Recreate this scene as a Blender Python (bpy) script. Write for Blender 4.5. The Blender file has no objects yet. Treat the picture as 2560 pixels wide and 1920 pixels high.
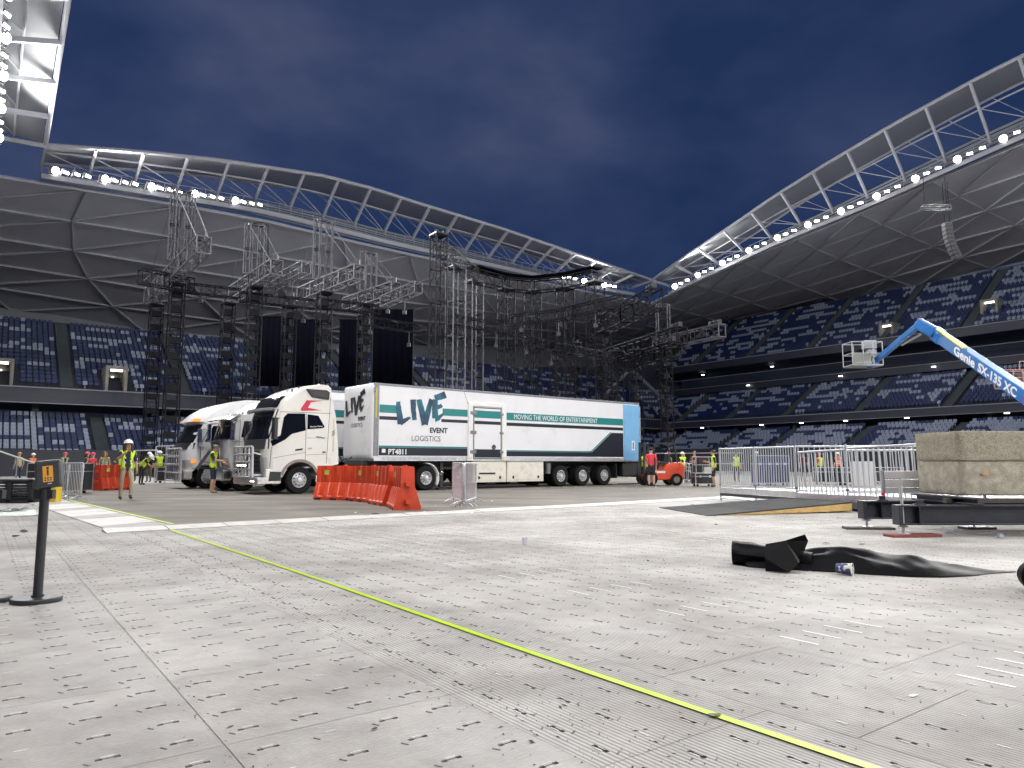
import bpy, bmesh, math, random
import numpy as np
from mathutils import Vector as V, Matrix as M, noise
random.seed(11)
D = bpy.data
SC = bpy.context.scene
COL = SC.collection
R = math.radians
# ------------------------------------------------------------------ camera
FPX, HOR, EYE = 1790.0, 1157.0, 1.15           # focal length and horizon in a 2560x1920 frame, eye height
PITCH = math.atan((HOR - 960) / FPX)
cam = D.cameras.new('camera'); cam.sensor_width = 36; cam.lens = 36 * FPX / 2560
cam.clip_end = 2000; cam.clip_start = .05
cam_o = D.objects.new('camera', cam); COL.objects.link(cam_o)
cam_o.location = (0, 0, EYE); cam_o.rotation_euler = (math.pi / 2 + PITCH, 0, 0)
SC.camera = cam_o
SC.view_settings.view_transform = 'Standard'; SC.view_settings.look = 'None'
SC.view_settings.exposure = .34; SC.view_settings.gamma = 1
SC.render.engine = 'CYCLES'
SC.cycles.max_bounces = 5; SC.cycles.diffuse_bounces = 3; SC.cycles.glossy_bounces = 2
SC.cycles.transparent_max_bounces = 16; SC.cycles.caustics_reflective = False; SC.cycles.caustics_refractive = False
# ------------------------------------------------------------------ dusk sky
W = D.worlds.new('World'); SC.world = W; W.use_nodes = True
nt = W.node_tree; nt.nodes.clear()
def wn(t, **k):
    n = nt.nodes.new(t)
    for a, b in k.items(): setattr(n, a, b)
    return n
wo = wn('ShaderNodeOutputWorld'); wb = wn('ShaderNodeBackground')
sky = wn('ShaderNodeTexSky', sky_type='NISHITA'); sky.sun_disc = False
sky.sun_elevation = R(-4.0); sky.sun_rotation = R(215)
tc = wn('ShaderNodeTexCoord'); mp = wn('ShaderNodeMapping'); mp.inputs['Scale'].default_value = (1.3, 1.3, 2.4); mp.inputs['Location'].default_value = (1.3, 2.2, .6)
n1 = wn('ShaderNodeTexNoise'); n1.inputs['Scale'].default_value = 2.1; n1.inputs['Detail'].default_value = 5; n1.inputs['Roughness'].default_value = .5
n2 = wn('ShaderNodeTexNoise'); n2.inputs['Scale'].default_value = 1.1; n2.inputs['Detail'].default_value = 3
r1 = wn('ShaderNodeValToRGB'); r2 = wn('ShaderNodeValToRGB')
r1.color_ramp.elements[0].position = .4; r1.color_ramp.elements[0].color = (.0088, .0195, .06, 1)
r1.color_ramp.elements[1].position = .78; r1.color_ramp.elements[1].color = (.048, .056, .108, 1)
e3 = r1.color_ramp.elements.new(.56); e3.color = (.018, .031, .078, 1)
mixs = wn('ShaderNodeMixRGB', blend_type='ADD'); mixs.inputs[0].default_value = .04
nt.links.new(tc.outputs['Generated'], mp.inputs[0])
nt.links.new(mp.outputs[0], n2.inputs[0])
addv = wn('ShaderNodeVectorMath', operation='ADD'); scl = wn('ShaderNodeVectorMath', operation='SCALE'); scl.inputs['Scale'].default_value = .35
nt.links.new(n2.outputs['Color'], scl.inputs[0]); nt.links.new(mp.outputs[0], addv.inputs[0]); nt.links.new(scl.outputs[0], addv.inputs[1])
nt.links.new(addv.outputs[0], n1.inputs[0]); nt.links.new(n1.outputs['Fac'], r1.inputs[0])
nt.links.new(r1.outputs[0], mixs.inputs[1]); nt.links.new(sky.outputs[0], mixs.inputs[2])
nt.links.new(mixs.outputs[0], wb.inputs[0]); wb.inputs[1].default_value = 1.22
nt.links.new(wb.outputs[0], wo.inputs[0])
FLOOD_W = 19500.0        # power of one floodlight bank
# ------------------------------------------------------------------ helpers
def ray(px, py):
    u, v = (px - 1280) / FPX, (960 - py) / FPX
    c, s = math.cos(PITCH), math.sin(PITCH)
    return V((u, c - v * s, s + v * c))
def G(px, py, z=0.0):                       # point of height z seen at a pixel of the 2560x1920 photograph
    r = ray(px, py); return V((0, 0, EYE)) + r * ((z - EYE) / r.z)
def AT(px, py, Y):                          # point at distance Y seen at a pixel
    r = ray(px, py); return V((0, 0, EYE)) + r * (Y / r.y)
_mats = {}
def mat(name, col=(.5, .5, .5), rough=.5, metal=0., var=0., vscale=4., vstretch=(1, 1, 1), bump=0., bscale=60., spec=.5,
        emit=0., ecol=None, alpha=1., dirt=None, dscale=2., damt=.5, coat=0., trans=0., rnd=0.):
    if name in _mats: return _mats[name]
    m = D.materials.new(name); m.use_nodes = True; _mats[name] = m
    t = m.node_tree; b = t.nodes['Principled BSDF']
    c = (*col, 1) if len(col) == 3 else col
    b.inputs['Base Color'].default_value = c; b.inputs['Roughness'].default_value = rough
    b.inputs['Metallic'].default_value = metal; b.inputs['Specular IOR Level'].default_value = spec
    b.inputs['Alpha'].default_value = alpha; b.inputs['Coat Weight'].default_value = coat
    b.inputs['Transmission Weight'].default_value = trans
    if emit:
        b.inputs['Emission Color'].default_value = (*(ecol or col), 1); b.inputs['Emission Strength'].default_value = emit
        m.cycles.emission_sampling = 'NONE'
    if var or bump or dirt:
        tx = t.nodes.new('ShaderNodeTexCoord'); mpp = t.nodes.new('ShaderNodeMapping'); mpp.inputs['Scale'].default_value = vstretch
        t.links.new(tx.outputs['Object'], mpp.inputs[0])
        out = None
        if var:
            no = t.nodes.new('ShaderNodeTexNoise'); no.inputs['Scale'].default_value = vscale; no.inputs['Detail'].default_value = 6; no.inputs['Roughness'].default_value = .62
            t.links.new(mpp.outputs[0], no.inputs[0])
            rp = t.nodes.new('ShaderNodeValToRGB')
            rp.color_ramp.elements[0].position = .3; rp.color_ramp.elements[0].color = (*[max(0, x * (1 - var)) for x in c[:3]], 1)
            rp.color_ramp.elements[1].position = .7; rp.color_ramp.elements[1].color = (*[min(1, x * (1 + var)) for x in c[:3]], 1)
            t.links.new(no.outputs['Fac'], rp.inputs[0]); out = rp.outputs[0]
            rr = t.nodes.new('ShaderNodeMapRange'); rr.inputs[3].default_value = max(.03, rough - .12); rr.inputs[4].default_value = min(1, rough + .12)
            t.links.new(no.outputs['Fac'], rr.inputs[0]); t.links.new(rr.outputs[0], b.inputs['Roughness'])
        if dirt:
            nd = t.nodes.new('ShaderNodeTexNoise'); nd.inputs['Scale'].default_value = dscale; nd.inputs['Detail'].default_value = 8; nd.inputs['Roughness'].default_value = .7
            t.links.new(mpp.outputs[0], nd.inputs[0])
            rd = t.nodes.new('ShaderNodeValToRGB'); rd.color_ramp.elements[0].position = .5; rd.color_ramp.elements[0].color = (0, 0, 0, 1)
            rd.color_ramp.elements[1].position = .75; rd.color_ramp.elements[1].color = (damt, damt, damt, 1)
            t.links.new(nd.outputs['Fac'], rd.inputs[0])
            mx = t.nodes.new('ShaderNodeMixRGB'); mx.inputs[2].default_value = (*dirt, 1); mx.inputs[1].default_value = c
            if out: t.links.new(out, mx.inputs[1])
            t.links.new(rd.outputs[0], mx.inputs[0]); out = mx.outputs[0]
        if rnd:
            oi = t.nodes.new('ShaderNodeObjectInfo'); mr = t.nodes.new('ShaderNodeMapRange'); mr.inputs[3].default_value = 1 - rnd; mr.inputs[4].default_value = 1 + rnd
            t.links.new(oi.outputs['Random'], mr.inputs[0]); mm = t.nodes.new('ShaderNodeVectorMath'); mm.operation = 'SCALE'; t.links.new(out, mm.inputs[0]); t.links.new(mr.outputs[0], mm.inputs['Scale']); out = mm.outputs[0]
        if out: t.links.new(out, b.inputs['Base Color'])
        if bump:
            nb = t.nodes.new('ShaderNodeTexNoise'); nb.inputs['Scale'].default_value = bscale; nb.inputs['Detail'].default_value = 4
            t.links.new(mpp.outputs[0], nb.inputs[0])
            bp = t.nodes.new('ShaderNodeBump'); bp.inputs['Strength'].default_value = bump; bp.inputs['Distance'].default_value = .02
            t.links.new(nb.outputs['Fac'], bp.inputs['Height']); t.links.new(bp.outputs[0], b.inputs['Normal'])
    return m
class MB:
    def __init__(s): s.v = []; s.f = []; s.m = []
    def add(s, vs, fs, mi=0):
        o = len(s.v); s.v += [tuple(p) for p in vs]; s.f += [tuple(i + o for i in f) for f in fs]; s.m += [mi] * len(fs); return s
    def box(s, c, d, rot=None, mi=0):
        x, y, z = d[0] / 2, d[1] / 2, d[2] / 2
        vs = [V(p) for p in ((-x, -y, -z), (x, -y, -z), (x, y, -z), (-x, y, -z), (-x, -y, z), (x, -y, z), (x, y, z), (-x, y, z))]
        if rot is not None: vs = [rot @ p for p in vs]
        c = V(c)
        return s.add([p + c for p in vs], [(3, 2, 1, 0), (4, 5, 6, 7), (0, 1, 5, 4), (1, 2, 6, 5), (2, 3, 7, 6), (3, 0, 4, 7)], mi)
    def b2(s, p, q, mi=0):                    # box from corner to corner
        p, q = V(p), V(q); return s.box((p + q) / 2, [abs(a) for a in (q - p)], None, mi)
    def beam(s, p, q, w, h, mi=0, up=V((0, 0, 1))):
        p, q = V(p), V(q); d = (q - p)
        if d.length < 1e-6: return s
        d = d.normalized(); x = d.cross(up)
        if x.length < 1e-3: x = d.cross(V((0, 1, 0)))
        x.normalize(); y = x.cross(d)
        vs = [a + x * (i * w / 2) + y * (j * h / 2) for a in (p, q) for i, j in ((-1, -1), (1, -1), (1, 1), (-1, 1))]
        return s.add(vs, [(3, 2, 1, 0), (4, 5, 6, 7), (0, 1, 5, 4), (1, 2, 6, 5), (2, 3, 7, 6), (3, 0, 4, 7)], mi)
    def tube(s, p, q, r, r2=None, n=8, mi=0):
        p, q = V(p), V(q); r2 = r if r2 is None else r2; d = (q - p)
        if d.length < 1e-6: return s
        d = d.normalized(); x = d.orthogonal().normalized(); y = d.cross(x)
        vs = [a + (x * math.cos(2 * math.pi * k / n) + y * math.sin(2 * math.pi * k / n)) * rr for a, rr in ((p, r), (q, r2)) for k in range(n)]
        fs = [(k, (k + 1) % n, n + (k + 1) % n, n + k) for k in range(n)] + [tuple(range(n))[::-1], tuple(range(n, 2 * n))]
        return s.add(vs, fs, mi)
    def path(s, pts, r, n=6, mi=0, closed=False):
        pts = [V(p) for p in pts]; k = len(pts); up = V((0, 0, 1)); vs = []; prev = None
        for i, p in enumerate(pts):
            a = pts[(i - 1) % k] if (i > 0 or closed) else p; b = pts[(i + 1) % k] if (i < k - 1 or closed) else p
            d = (b - a).normalized()
            x = d.orthogonal().normalized() if prev is None else (prev - d * prev.dot(d)).normalized()
            prev = x; y = d.cross(x); rr = r[i] if isinstance(r, (list, tuple)) else r
            vs += [p + (x * math.cos(2 * math.pi * j / n) + y * math.sin(2 * math.pi * j / n)) * rr for j in range(n)]
        fs = []
        for i in range(k if closed else k - 1):
            o, o2 = i * n, ((i + 1) % k) * n
            fs += [(o + j, o + (j + 1) % n, o2 + (j + 1) % n, o2 + j) for j in range(n)]
        if not closed: fs += [tuple(range(n))[::-1], tuple(range((k - 1) * n, k * n))]
        return s.add(vs, fs, mi)
    def prism(s, pts, ext, mi=0):              # polygon of 3D points extruded along a vector
        pts = [V(p) for p in pts]; e = V(ext); n = len(pts)
        return s.add(pts + [p + e for p in pts], [tuple(range(n))[::-1], tuple(range(n, 2 * n))] + [(i, (i + 1) % n, n + (i + 1) % n, n + i) for i in range(n)], mi)
    def lathe(s, prof, c=(0, 0, 0), n=16, axis='z', mi=0, arc=1.0, caps=True):
        c = V(c); vs = []; k = len(prof)
        for (r, h) in prof:
            for j in range(n):
                a = 2 * math.pi * arc * j / n; p = V((r * math.cos(a), r * math.sin(a), h))
                if axis == 'y': p = V((p.x, p.z, -p.y))
                elif axis == 'x': p = V((p.z, p.x, p.y))
                vs.append(p + c)
        fs = [(i * n + j, i * n + (j + 1) % n, (i + 1) * n + (j + 1) % n, (i + 1) * n + j) for i in range(k - 1) for j in range(n)]
        if caps: fs += [tuple(range(n))[::-1], tuple(range((k - 1) * n, k * n))]
        return s.add(vs, fs, mi)
    def ball(s, c, r, n=10, mi=0):
        rr = (r, r, r) if not isinstance(r, (tuple, list)) else r
        vs = []; c = V(c); k = max(4, n // 2 + 1)
        for i in range(k + 1):
            t = math.pi * i / k
            for j in range(n):
                a = 2 * math.pi * j / n
                vs.append(c + V((rr[0] * math.sin(t) * math.cos(a), rr[1] * math.sin(t) * math.sin(a), rr[2] * math.cos(t))))
        return s.add(vs, [(i * n + j, (i + 1) * n + j, (i + 1) * n + (j + 1) % n, i * n + (j + 1) % n) for i in range(k) for j in range(n)], mi)
    def mesh(s, name, mats, smooth=False, ang=38):
        me = D.meshes.new(name); me.from_pydata(s.v, [], s.f)
        for m in (mats if isinstance(mats, (list, tuple)) else [mats]): me.materials.append(m)
        if any(s.m): me.polygons.foreach_set('material_index', s.m)
        if smooth:
            me.polygons.foreach_set('use_smooth', [True] * len(me.polygons))
            try: me.set_sharp_from_angle(angle=R(ang))
            except Exception: pass
        me.update(); return me
    def build(s, name, mats, parent=None, smooth=False, bevel=0., ang=38, seg=2):
        o = D.objects.new(name, s.mesh(name, mats, smooth, ang)); COL.objects.link(o)
        if parent: o.parent = parent
        if bevel:
            bm = o.modifiers.new('bevel', 'BEVEL'); bm.width = bevel; bm.segments = seg; bm.limit_method = 'ANGLE'; bm.angle_limit = R(40)
        return o
def tag(o, label=None, cat=None, group=None, kind=None):
    if label: o['label'] = label
    if cat: o['category'] = cat
    if group: o['group'] = group
    if kind: o['kind'] = kind
    return o
def thing(name, label, cat, loc=(0, 0, 0), rz=0., group=None):
    o = D.objects.new(name, None); COL.objects.link(o); o.empty_display_size = .2
    o.location = loc; o.rotation_euler = (0, 0, rz); return tag(o, label, cat, group)
def inst(name, me, parent=None, mtx=None, loc=None):
    o = D.objects.new(name, me); COL.objects.link(o)
    if parent: o.parent = parent
    if mtx is not None: o.matrix_local = mtx
    if loc is not None: o.location = loc
    return o
def copy_tree(o, parent=None):
    c = o.copy(); COL.objects.link(c); c.parent = parent
    for ch in list(o.children): copy_tree(ch, c)
    return c
_unit = {}
def bar(name, p, q, r, m, parent=None, n=6, square=False):   # one straight member: shared unit mesh, own object
    k = (m.name, n, square)
    if k not in _unit:
        b = MB()
        b.box((0, 0, .5), (2, 2, 1)) if square else b.tube((0, 0, 0), (0, 0, 1), 1, n=n)
        _unit[k] = b.mesh('member', m, smooth=not square)
    p, q = V(p), V(q); d = q - p; z = d.normalized(); x = z.orthogonal().normalized() if abs(z.z) < .999 else V((1, 0, 0))
    if abs(z.z) < .999: x = z.cross(V((0, 0, 1))).normalized()
    y = z.cross(x); rr = r if isinstance(r, (tuple, list)) else (r, r)
    mt = M((x * rr[0], y * rr[1], d)).transposed().to_4x4(); mt.translation = p
    return inst(name, _unit[k], parent, mt)
def text_mesh(txt, size, m, bold=0., extrude=.002, align='LEFT', spacing=1., shear=0., sx=1.):
    c = D.curves.new('lettering', 'FONT'); c.body = txt; c.size = size; c.offset = bold; c.extrude = extrude
    c.align_x = align; c.space_character = spacing; c.shear = shear; c.resolution_u = 3
    o = D.objects.new('lettering', c); COL.objects.link(o); bpy.context.view_layer.update()
    me = D.meshes.new_from_object(o.evaluated_get(bpy.context.evaluated_depsgraph_get()))
    D.objects.remove(o); D.curves.remove(c)
    me.materials.clear(); me.materials.append(m)
    if sx != 1:
        for v in me.vertices: v.co.x *= sx
    return me
def interp(tab, t):
    if t <= tab[0][0]: return tab[0][1]
    for (a, x), (b, y) in zip(tab, tab[1:]):
        if t <= b:
            k = (t - a) / (b - a); return x + (y - x) * k
    return tab[-1][1]
# common materials
WHITE = mat('white_paint', (.78, .78, .77), .32, var=.04, vscale=1.5, coat=.3, dirt=(.42, .38, .33), dscale=1.3, damt=.22)
CREAM = mat('cream_paint', (.72, .69, .6), .45, var=.08, vscale=3, dirt=(.3, .24, .17), dscale=2.5, damt=.5)
ALU = mat('bare_aluminium', (.62, .63, .65), .38, metal=.85, var=.14, vscale=9)
GALV = mat('galvanised_steel', (.55, .57, .6), .42, metal=.75, var=.2, vscale=14)
CHROME = mat('polished_metal', (.75, .75, .77), .14, metal=1., var=.08, vscale=6)
BLACK = mat('black_plastic', (.022, .022, .026), .42, var=.25, vscale=8)
BSTEEL = mat('black_steel', (.02, .022, .032), .38, var=.3, vscale=5, spec=.5)
RUBBER = mat('tyre_rubber', (.014, .014, .015), .85, var=.3, vscale=12, bump=.1, bscale=40, spec=.15)
GLASS = mat('dark_glass', (.006, .008, .011), .06, spec=.6)
GREYM = mat('grey_steel', (.2, .21, .23), .45, metal=.6, var=.2, vscale=8)
CONC = mat('weathered_concrete', (.36, .33, .26), .85, var=.3, vscale=7, bump=.5, bscale=45, dirt=(.16, .14, .1), dscale=5, damt=.6)
# ------------------------------------------------------------------ stadium frame: a along the end, b along the sides towards the camera
TH = R(36.5); EX = V((math.cos(TH), math.sin(TH), 0)); SX = V((math.sin(TH), -math.cos(TH), 0)); LO = V((-41.28, 64.2, 0))
def S(a, b, z=0.): return LO + EX * a + SX * b + V((0, 0, z))
MEMB = mat('roof_membrane', (.76, .76, .86), .8, var=.06, vscale=.25)
TUBEM = mat('roof_tube_paint', (.54, .55, .6), .5, var=.05, vscale=2)
SKIN = mat('roof_edge_glazing', (.42, .44, .46), .5, alpha=.72)
MESHM = mat('louvre_screen', (.45, .47, .46), .6, alpha=.8)
LAMPM = mat('floodlight_lens', (1, 1, 1), .3, emit=28., ecol=(1., .98, .95))
HOUS = mat('floodlight_housing', (.3, .3, .31), .5)
def side_end(t, off, z): return S(t, -off, z)
def side_right(t, off, z): return S(79 + off, t, z)
def side_left(t, off, z): return S(-2 - off, t, z)
ZT_E = [(-2, 30.2), (5, 31.5), (13, 32.7), (24.6, 33.8), (31, 33.7), (36.5, 33.3), (49.3, 32.6), (60, 31.7), (79, 30)]
ZC_E = [(-2, 28.9), (12.5, 29.6), (19.4, 29.9), (35, 29.2), (69, 28.6), (80, 28.8)]
ZB_E = [(-44, 25), (-4, 22), (5, 21.5), (15, 20.7), (40, 21.3), (79, 25), (121, 28)]
ZT_R = [(0, 30), (5.7, 31.9), (16.1, 35), (22, 36.9), (29.7, 38.9), (38.6, 40.9), (48, 42.6), (53, 43.2), (65, 43.8), (80, 43), (100, 39), (130, 31)]
ZC_R = [(0, 28.7), (11, 30.7), (17.4, 31.8), (22.4, 32.5), (33.5, 33.8), (43.4, 35.4), (50.5, 36.5), (65, 37.5), (80, 37), (100, 34), (130, 29)]
ZB_R = [(-42, 28), (-12, 28.9), (0, 29.6), (14, 30.2), (28, 31.6), (37, 31.7), (130, 31)]
ZT_L = [(0, 30.2), (6, 31.4), (20, 34.8), (30, 37.6), (40, 40), (52, 42.4), (65, 43.8), (80, 43), (100, 39), (130, 31)]
ZC_L = [(0, 28.9), (11, 30.6), (22, 32.4), (33.5, 33.8), (43.4, 35.4), (50.5, 36.5), (65, 37.5), (80, 37), (100, 34), (130, 29)]
ZB_L = [(-42, 25), (0, 27.5), (30, 31), (130, 31)]
def roof(name, label, P, t0, t1, nb, zt, zc, zb, m0, m1, rows, cols, tmax=None):
    root = thing(name, label, 'roof', P(t0, 0, 0))
    root.location = (0, 0, 0)
    ts = [t0 + (t1 - t0) * i / nb for i in range(nb + 1)]
    T = lambda t, off, z: P(t, off, z)
    fine = [t0 + (t1 - t0) * i / (nb * 2) for i in range(nb * 2 + 1)]
    MB().path([T(t, 0, interp(zt, t)) for t in fine], .2, 8).build('edge_tube', TUBEM, root, True)
    MB().path([T(t, 2.4, interp(zt, t) * .5 + interp(zc, t) * .5 + .9) for t in fine], .1, 6).build('middle_tube', TUBEM, root, True)
    MB().path([T(t, 6.2, interp(zt, t) + .3) for t in fine], .16, 6).build('rear_tube', TUBEM, root, True)
    for i, t in enumerate(ts):
        bar('strut', T(t, .05, interp(zt, t) - .1), T(t, 4.6, interp(zc, t) + .9), (.11, .2), TUBEM, root, square=True)
        if i < nb:
            u = ts[i + 1]
            bar('brace', T(t, 2.4, interp(zt, t) * .5 + interp(zc, t) * .5 + .9), T(u, 4.4, interp(zc, u) + 1.), .05, TUBEM, root)
            bar('brace', T(t, 6.1, interp(zt, t) + .1), T(u, 4.6, interp(zc, u) + 1.), .045, TUBEM, root)
            q = [T(t, .25, interp(zt, t) + .12), T(u, .25, interp(zt, u) + .12), T(u, 6.2, interp(zt, u) + .5), T(t, 6.2, interp(zt, t) + .5)]
            MB().prism(q, (0, 0, .05)).build('glazing_panel', SKIN, root)
            q = [T(t, 6.0, interp(zc, t) - .2), T(u, 6.0, interp(zc, u) - .2), T(u, 6.0, interp(zc, u) + (interp(zt, u) - interp(zc, u)) * .45), T(t, 6.0, interp(zc, t) + (interp(zt, t) - interp(zc, t)) * .45)]
            w = MB()
            for k in range(7):
                f0 = (k + .1) / 7; f1 = (k + .75) / 7
                w.prism([q[0].lerp(q[3], f0), q[1].lerp(q[2], f0), q[1].lerp(q[2], f1), q[0].lerp(q[3], f1)], (T(t, .05, 0) - T(t, 0, 0)))
            w.build('louvre_panel', MESHM, root)
            # walkway with handrail and the pale band under it
            w = MB(); z0, z1 = interp(zc, t), interp(zc, u)
            w.prism([T(t, 3.9, z0 - .08), T(u, 3.9, z1 - .08), T(u, 5.3, z1 - .08), T(t, 5.3, z0 - .08)], (0, 0, .07))
            w.build('catwalk', GREYM, root)
            h = MB()
            for zz in (.55, 1.05): h.tube(T(t, 3.95, z0 + zz), T(u, 3.95, z1 + zz), .025, n=5)
            for k in range(3):
                f = k / 3; a = T(t, 3.95, z0).lerp(T(u, 3.95, z1), f); h.tube(a, a + V((0, 0, 1.05)), .025, n=5)
            h.build('handrail', TUBEM, root)
            MB().prism([T(t, 3.7, z0 - .15), T(u, 3.7, z1 - .15), T(u, 3.9, z1 - .55), T(t, 3.9, z0 - .55)], T(t, .12, 0) - T(t, 0, 0)).build('gutter', TUBEM, root)
    # lattice soffit
    def node(j, i):
        off = 5.2 + (42 - 5.2) * j / rows
        ta = t0 - off * m0; tb = t1 + off * m1
        k = (i + (.5 if j % 2 else 0)) / cols
        if k > 1: k = 1.
        t = ta + (tb - ta) * k
        kk = t0 + (t1 - t0) * k
        z = (interp(zc, kk) - .75) * (1 - j / rows) + interp(zb, t) * (j / rows)
        return T(t, off, z)
    tri = []; edges = set()
    for j in range(rows):
        A = [(j, i) for i in range(cols + (0 if j % 2 else 1))]; B = [(j + 1, i) for i in range(cols + (0 if (j + 1) % 2 else 1))]
        if j % 2: A = [(j, -.5)] + A + ([(j, cols - .5)] )
        if (j + 1) % 2: B = [(j + 1, -.5)] + B + [(j + 1, cols - .5)]
        kp = lambda q: (q[1] + (.5 if q[0] % 2 else 0))
        x = y = 0
        while x < len(A) - 1 or y < len(B) - 1:
            if y >= len(B) - 1 or (x < len(A) - 1 and kp(A[x + 1]) <= kp(B[y + 1])):
                tri.append((A[x], A[x + 1], B[y])); x += 1
            else:
                tri.append((A[x], B[y + 1], B[y])); y += 1
    for a, b, c in tri:
        for p, q in ((a, b), (b, c), (c, a)): edges.add((min(p, q), max(p, q)))
        if tmax and min((node(*q) - node(0, 0)).length for q in (a, b, c)) > tmax: pass
        pts = [node(*q) for q in (a, b, c)]
        if ((pts[1] - pts[0]).cross(pts[2] - pts[0])).length < .5: continue
        MB().prism(pts, (0, 0, .06)).build('soffit_panel', MEMB, root)
    for p, q in edges:
        a, b = node(*p), node(*q)
        if (a - b).length > .3: bar('lattice_tube', a - V((0, 0, .16)), b - V((0, 0, .16)), .14, TUBEM, root, n=8)
    return root
roof('stadium_roof', 'curved roof with latticed soffit over the end stand behind the stage towers', side_end, -2, 79, 20, ZT_E, ZC_E, ZB_E, 1, 1, 5, 10)
roof('stadium_roof', 'curved roof with latticed soffit over the side stand on the right', side_right, 0, 130, 28, ZT_R, ZC_R, ZB_R, 1, 0, 5, 15)
roof('stadium_roof', 'curved roof edge overhead in the top left corner', side_left, 0, 130, 28, ZT_L, ZC_L, ZB_L, 1, 0, 5, 15)
def side_near(t, off, z): return S(t, 132 + off, z)
ZC_N = [(-2, 29), (38, 31), (79, 29)]
roof('stadium_roof', 'curved roof over the near end stand behind the viewer', side_near, -2, 79, 10, [(-2, 31), (38, 34), (79, 31)], ZC_N, [(-44, 31), (38, 25), (121, 31)], 1, 1, 3, 6)
# ------------------------------------------------------------------ floodlights on the catwalks
def flood_mesh():
    b = MB(); b.box((0, 0, 0), (.62, .3, .5), mi=0); b.box((0, -.165, 0), (.56, .02, .44), mi=1)
    b.box((.36, .05, -.1), (.05, .12, .7), mi=0); b.box((-.36, .05, -.1), (.05, .12, .7), mi=0); b.box((0, .05, -.45), (.77, .12, .05), mi=0)
    return b
FL_H = MB().box((0, 0, 0), (.62, .3, .5)); FL_H.box((.36, .05, -.1), (.05, .12, .7)); FL_H.box((-.36, .05, -.1), (.05, .12, .7)); FL_H.box((0, .05, -.45), (.77, .12, .05))
FL_H = FL_H.mesh('housing', HOUS); FL_L = MB().box((0, -.165, 0), (.56, .02, .2)).mesh('lens', LAMPM)
FL_B = MB().lathe([(.005, -.2), (.2, -.195), (.3, -.17), (.3, -.15)], (0, 0, 0), 20, 'y').mesh('lens', LAMPM)
SPOTD = {}
def flood(P, t, off, z, label, group, scale=1.):
    p = P(t, off, z); aim = S(38, 55, 0) if P is not side_end else S(38, 50, 0)
    d = (aim - p); o = thing('floodlight', label, 'floodlight', p, 0, group)
    rz = math.atan2(d.y, d.x) + math.pi / 2; tilt = math.atan2(-d.z, math.hypot(d.x, d.y))
    o.rotation_euler = (tilt * .8, 0, rz); o.scale = (scale,) * 3
    inst('housing', FL_H, o); inst('lens', FL_B if scale > 1.2 else FL_L, o)
    return o
def spot(P, t, off, z, w, aim, size=84):
    l = D.lights.new('floodlight_beam_or_fill', 'SPOT'); l.energy = w; l.spot_size = R(size); l.spot_blend = .7; l.shadow_soft_size = .9; l.color = (1., .985, .96)
    o = D.objects.new('floodlight_beam_or_fill', l); COL.objects.link(o); p = P(t, off, z); o.location = p
    o.rotation_euler = (aim - p).to_track_quat('-Z', 'Y').to_euler()
def spill(P, t, off, z, w):          # light that leaves the open lamp housings sideways
    l = D.lights.new('floodlight_spill', 'POINT'); l.energy = w; l.shadow_soft_size = .5; l.color = (1., .985, .96)
    o = D.objects.new('floodlight_spill', l); COL.objects.link(o); o.location = P(t, off, z)
def bank(P, zc, t0, t1, step, label, group, w, aimf, per=3, every=1, size=84):
    n = int((t1 - t0) / step); k = 0
    for i in range(n + 1):
        t = t0 + step * i
        for j in range(per):
            tt = t + j * step / (per + .6); sc = 1.25 if j == 0 else .95
            flood(P, tt, 3.55, interp(zc, tt) + .25, label, group, sc)
        if i % every == 0: spot(P, t, 2.6, interp(zc, t) + .1, w, aimf(t), size)
        if i % 5 == 2: spill(P, t, 2.2, interp(zc, t) + .6, 60.)
        if i % 5 == 1: spot(P, t, 1.6, interp(zc, t) - .2, 10500., S(38, 55, 24) if P is not side_end else S(38, 110, 26), 150)  # added wide fill spot that brightens opposite soffits and stands, no fixture of its own
W0 = FLOOD_W
bank(side_right, ZC_R, 1.5, 118, 4.65, 'bright floodlight on the catwalk under the right side roof edge', 'floodlights along the right roof', W0 * 1.8, lambda t: S(22, t * .8 + 14, 0), 3, 3, 58)
bank(side_left, ZC_L, 1.5, 118, 4.65, 'bright floodlight on the catwalk under the left roof edge', 'floodlights along the left roof', W0 * .58, lambda t: S(12, t * .9 + 8, 0), 3, 3, 96)
bank(side_end, ZC_E, -1, 16, 4.2, 'bright floodlight on the end roof catwalk near its left corner', 'floodlights on the left half of the end roof', W0 * .45, lambda t: S(30, 60, 0), 4, 2, 52)
bank(side_end, ZC_E, 63.5, 76, 4.2, 'bright floodlight on the end roof catwalk near the far corner', 'floodlights on the far end of the end roof', W0 * .5, lambda t: S(30, 60, 0), 3, 2, 52)
bank(side_near, ZC_N, 2, 74, 9, 'floodlight on the roof behind the viewer', 'floodlights on the near end roof', W0 * .72, lambda t: S(t * .5 + 10, 62, 0), 1, 1, 52)
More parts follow.
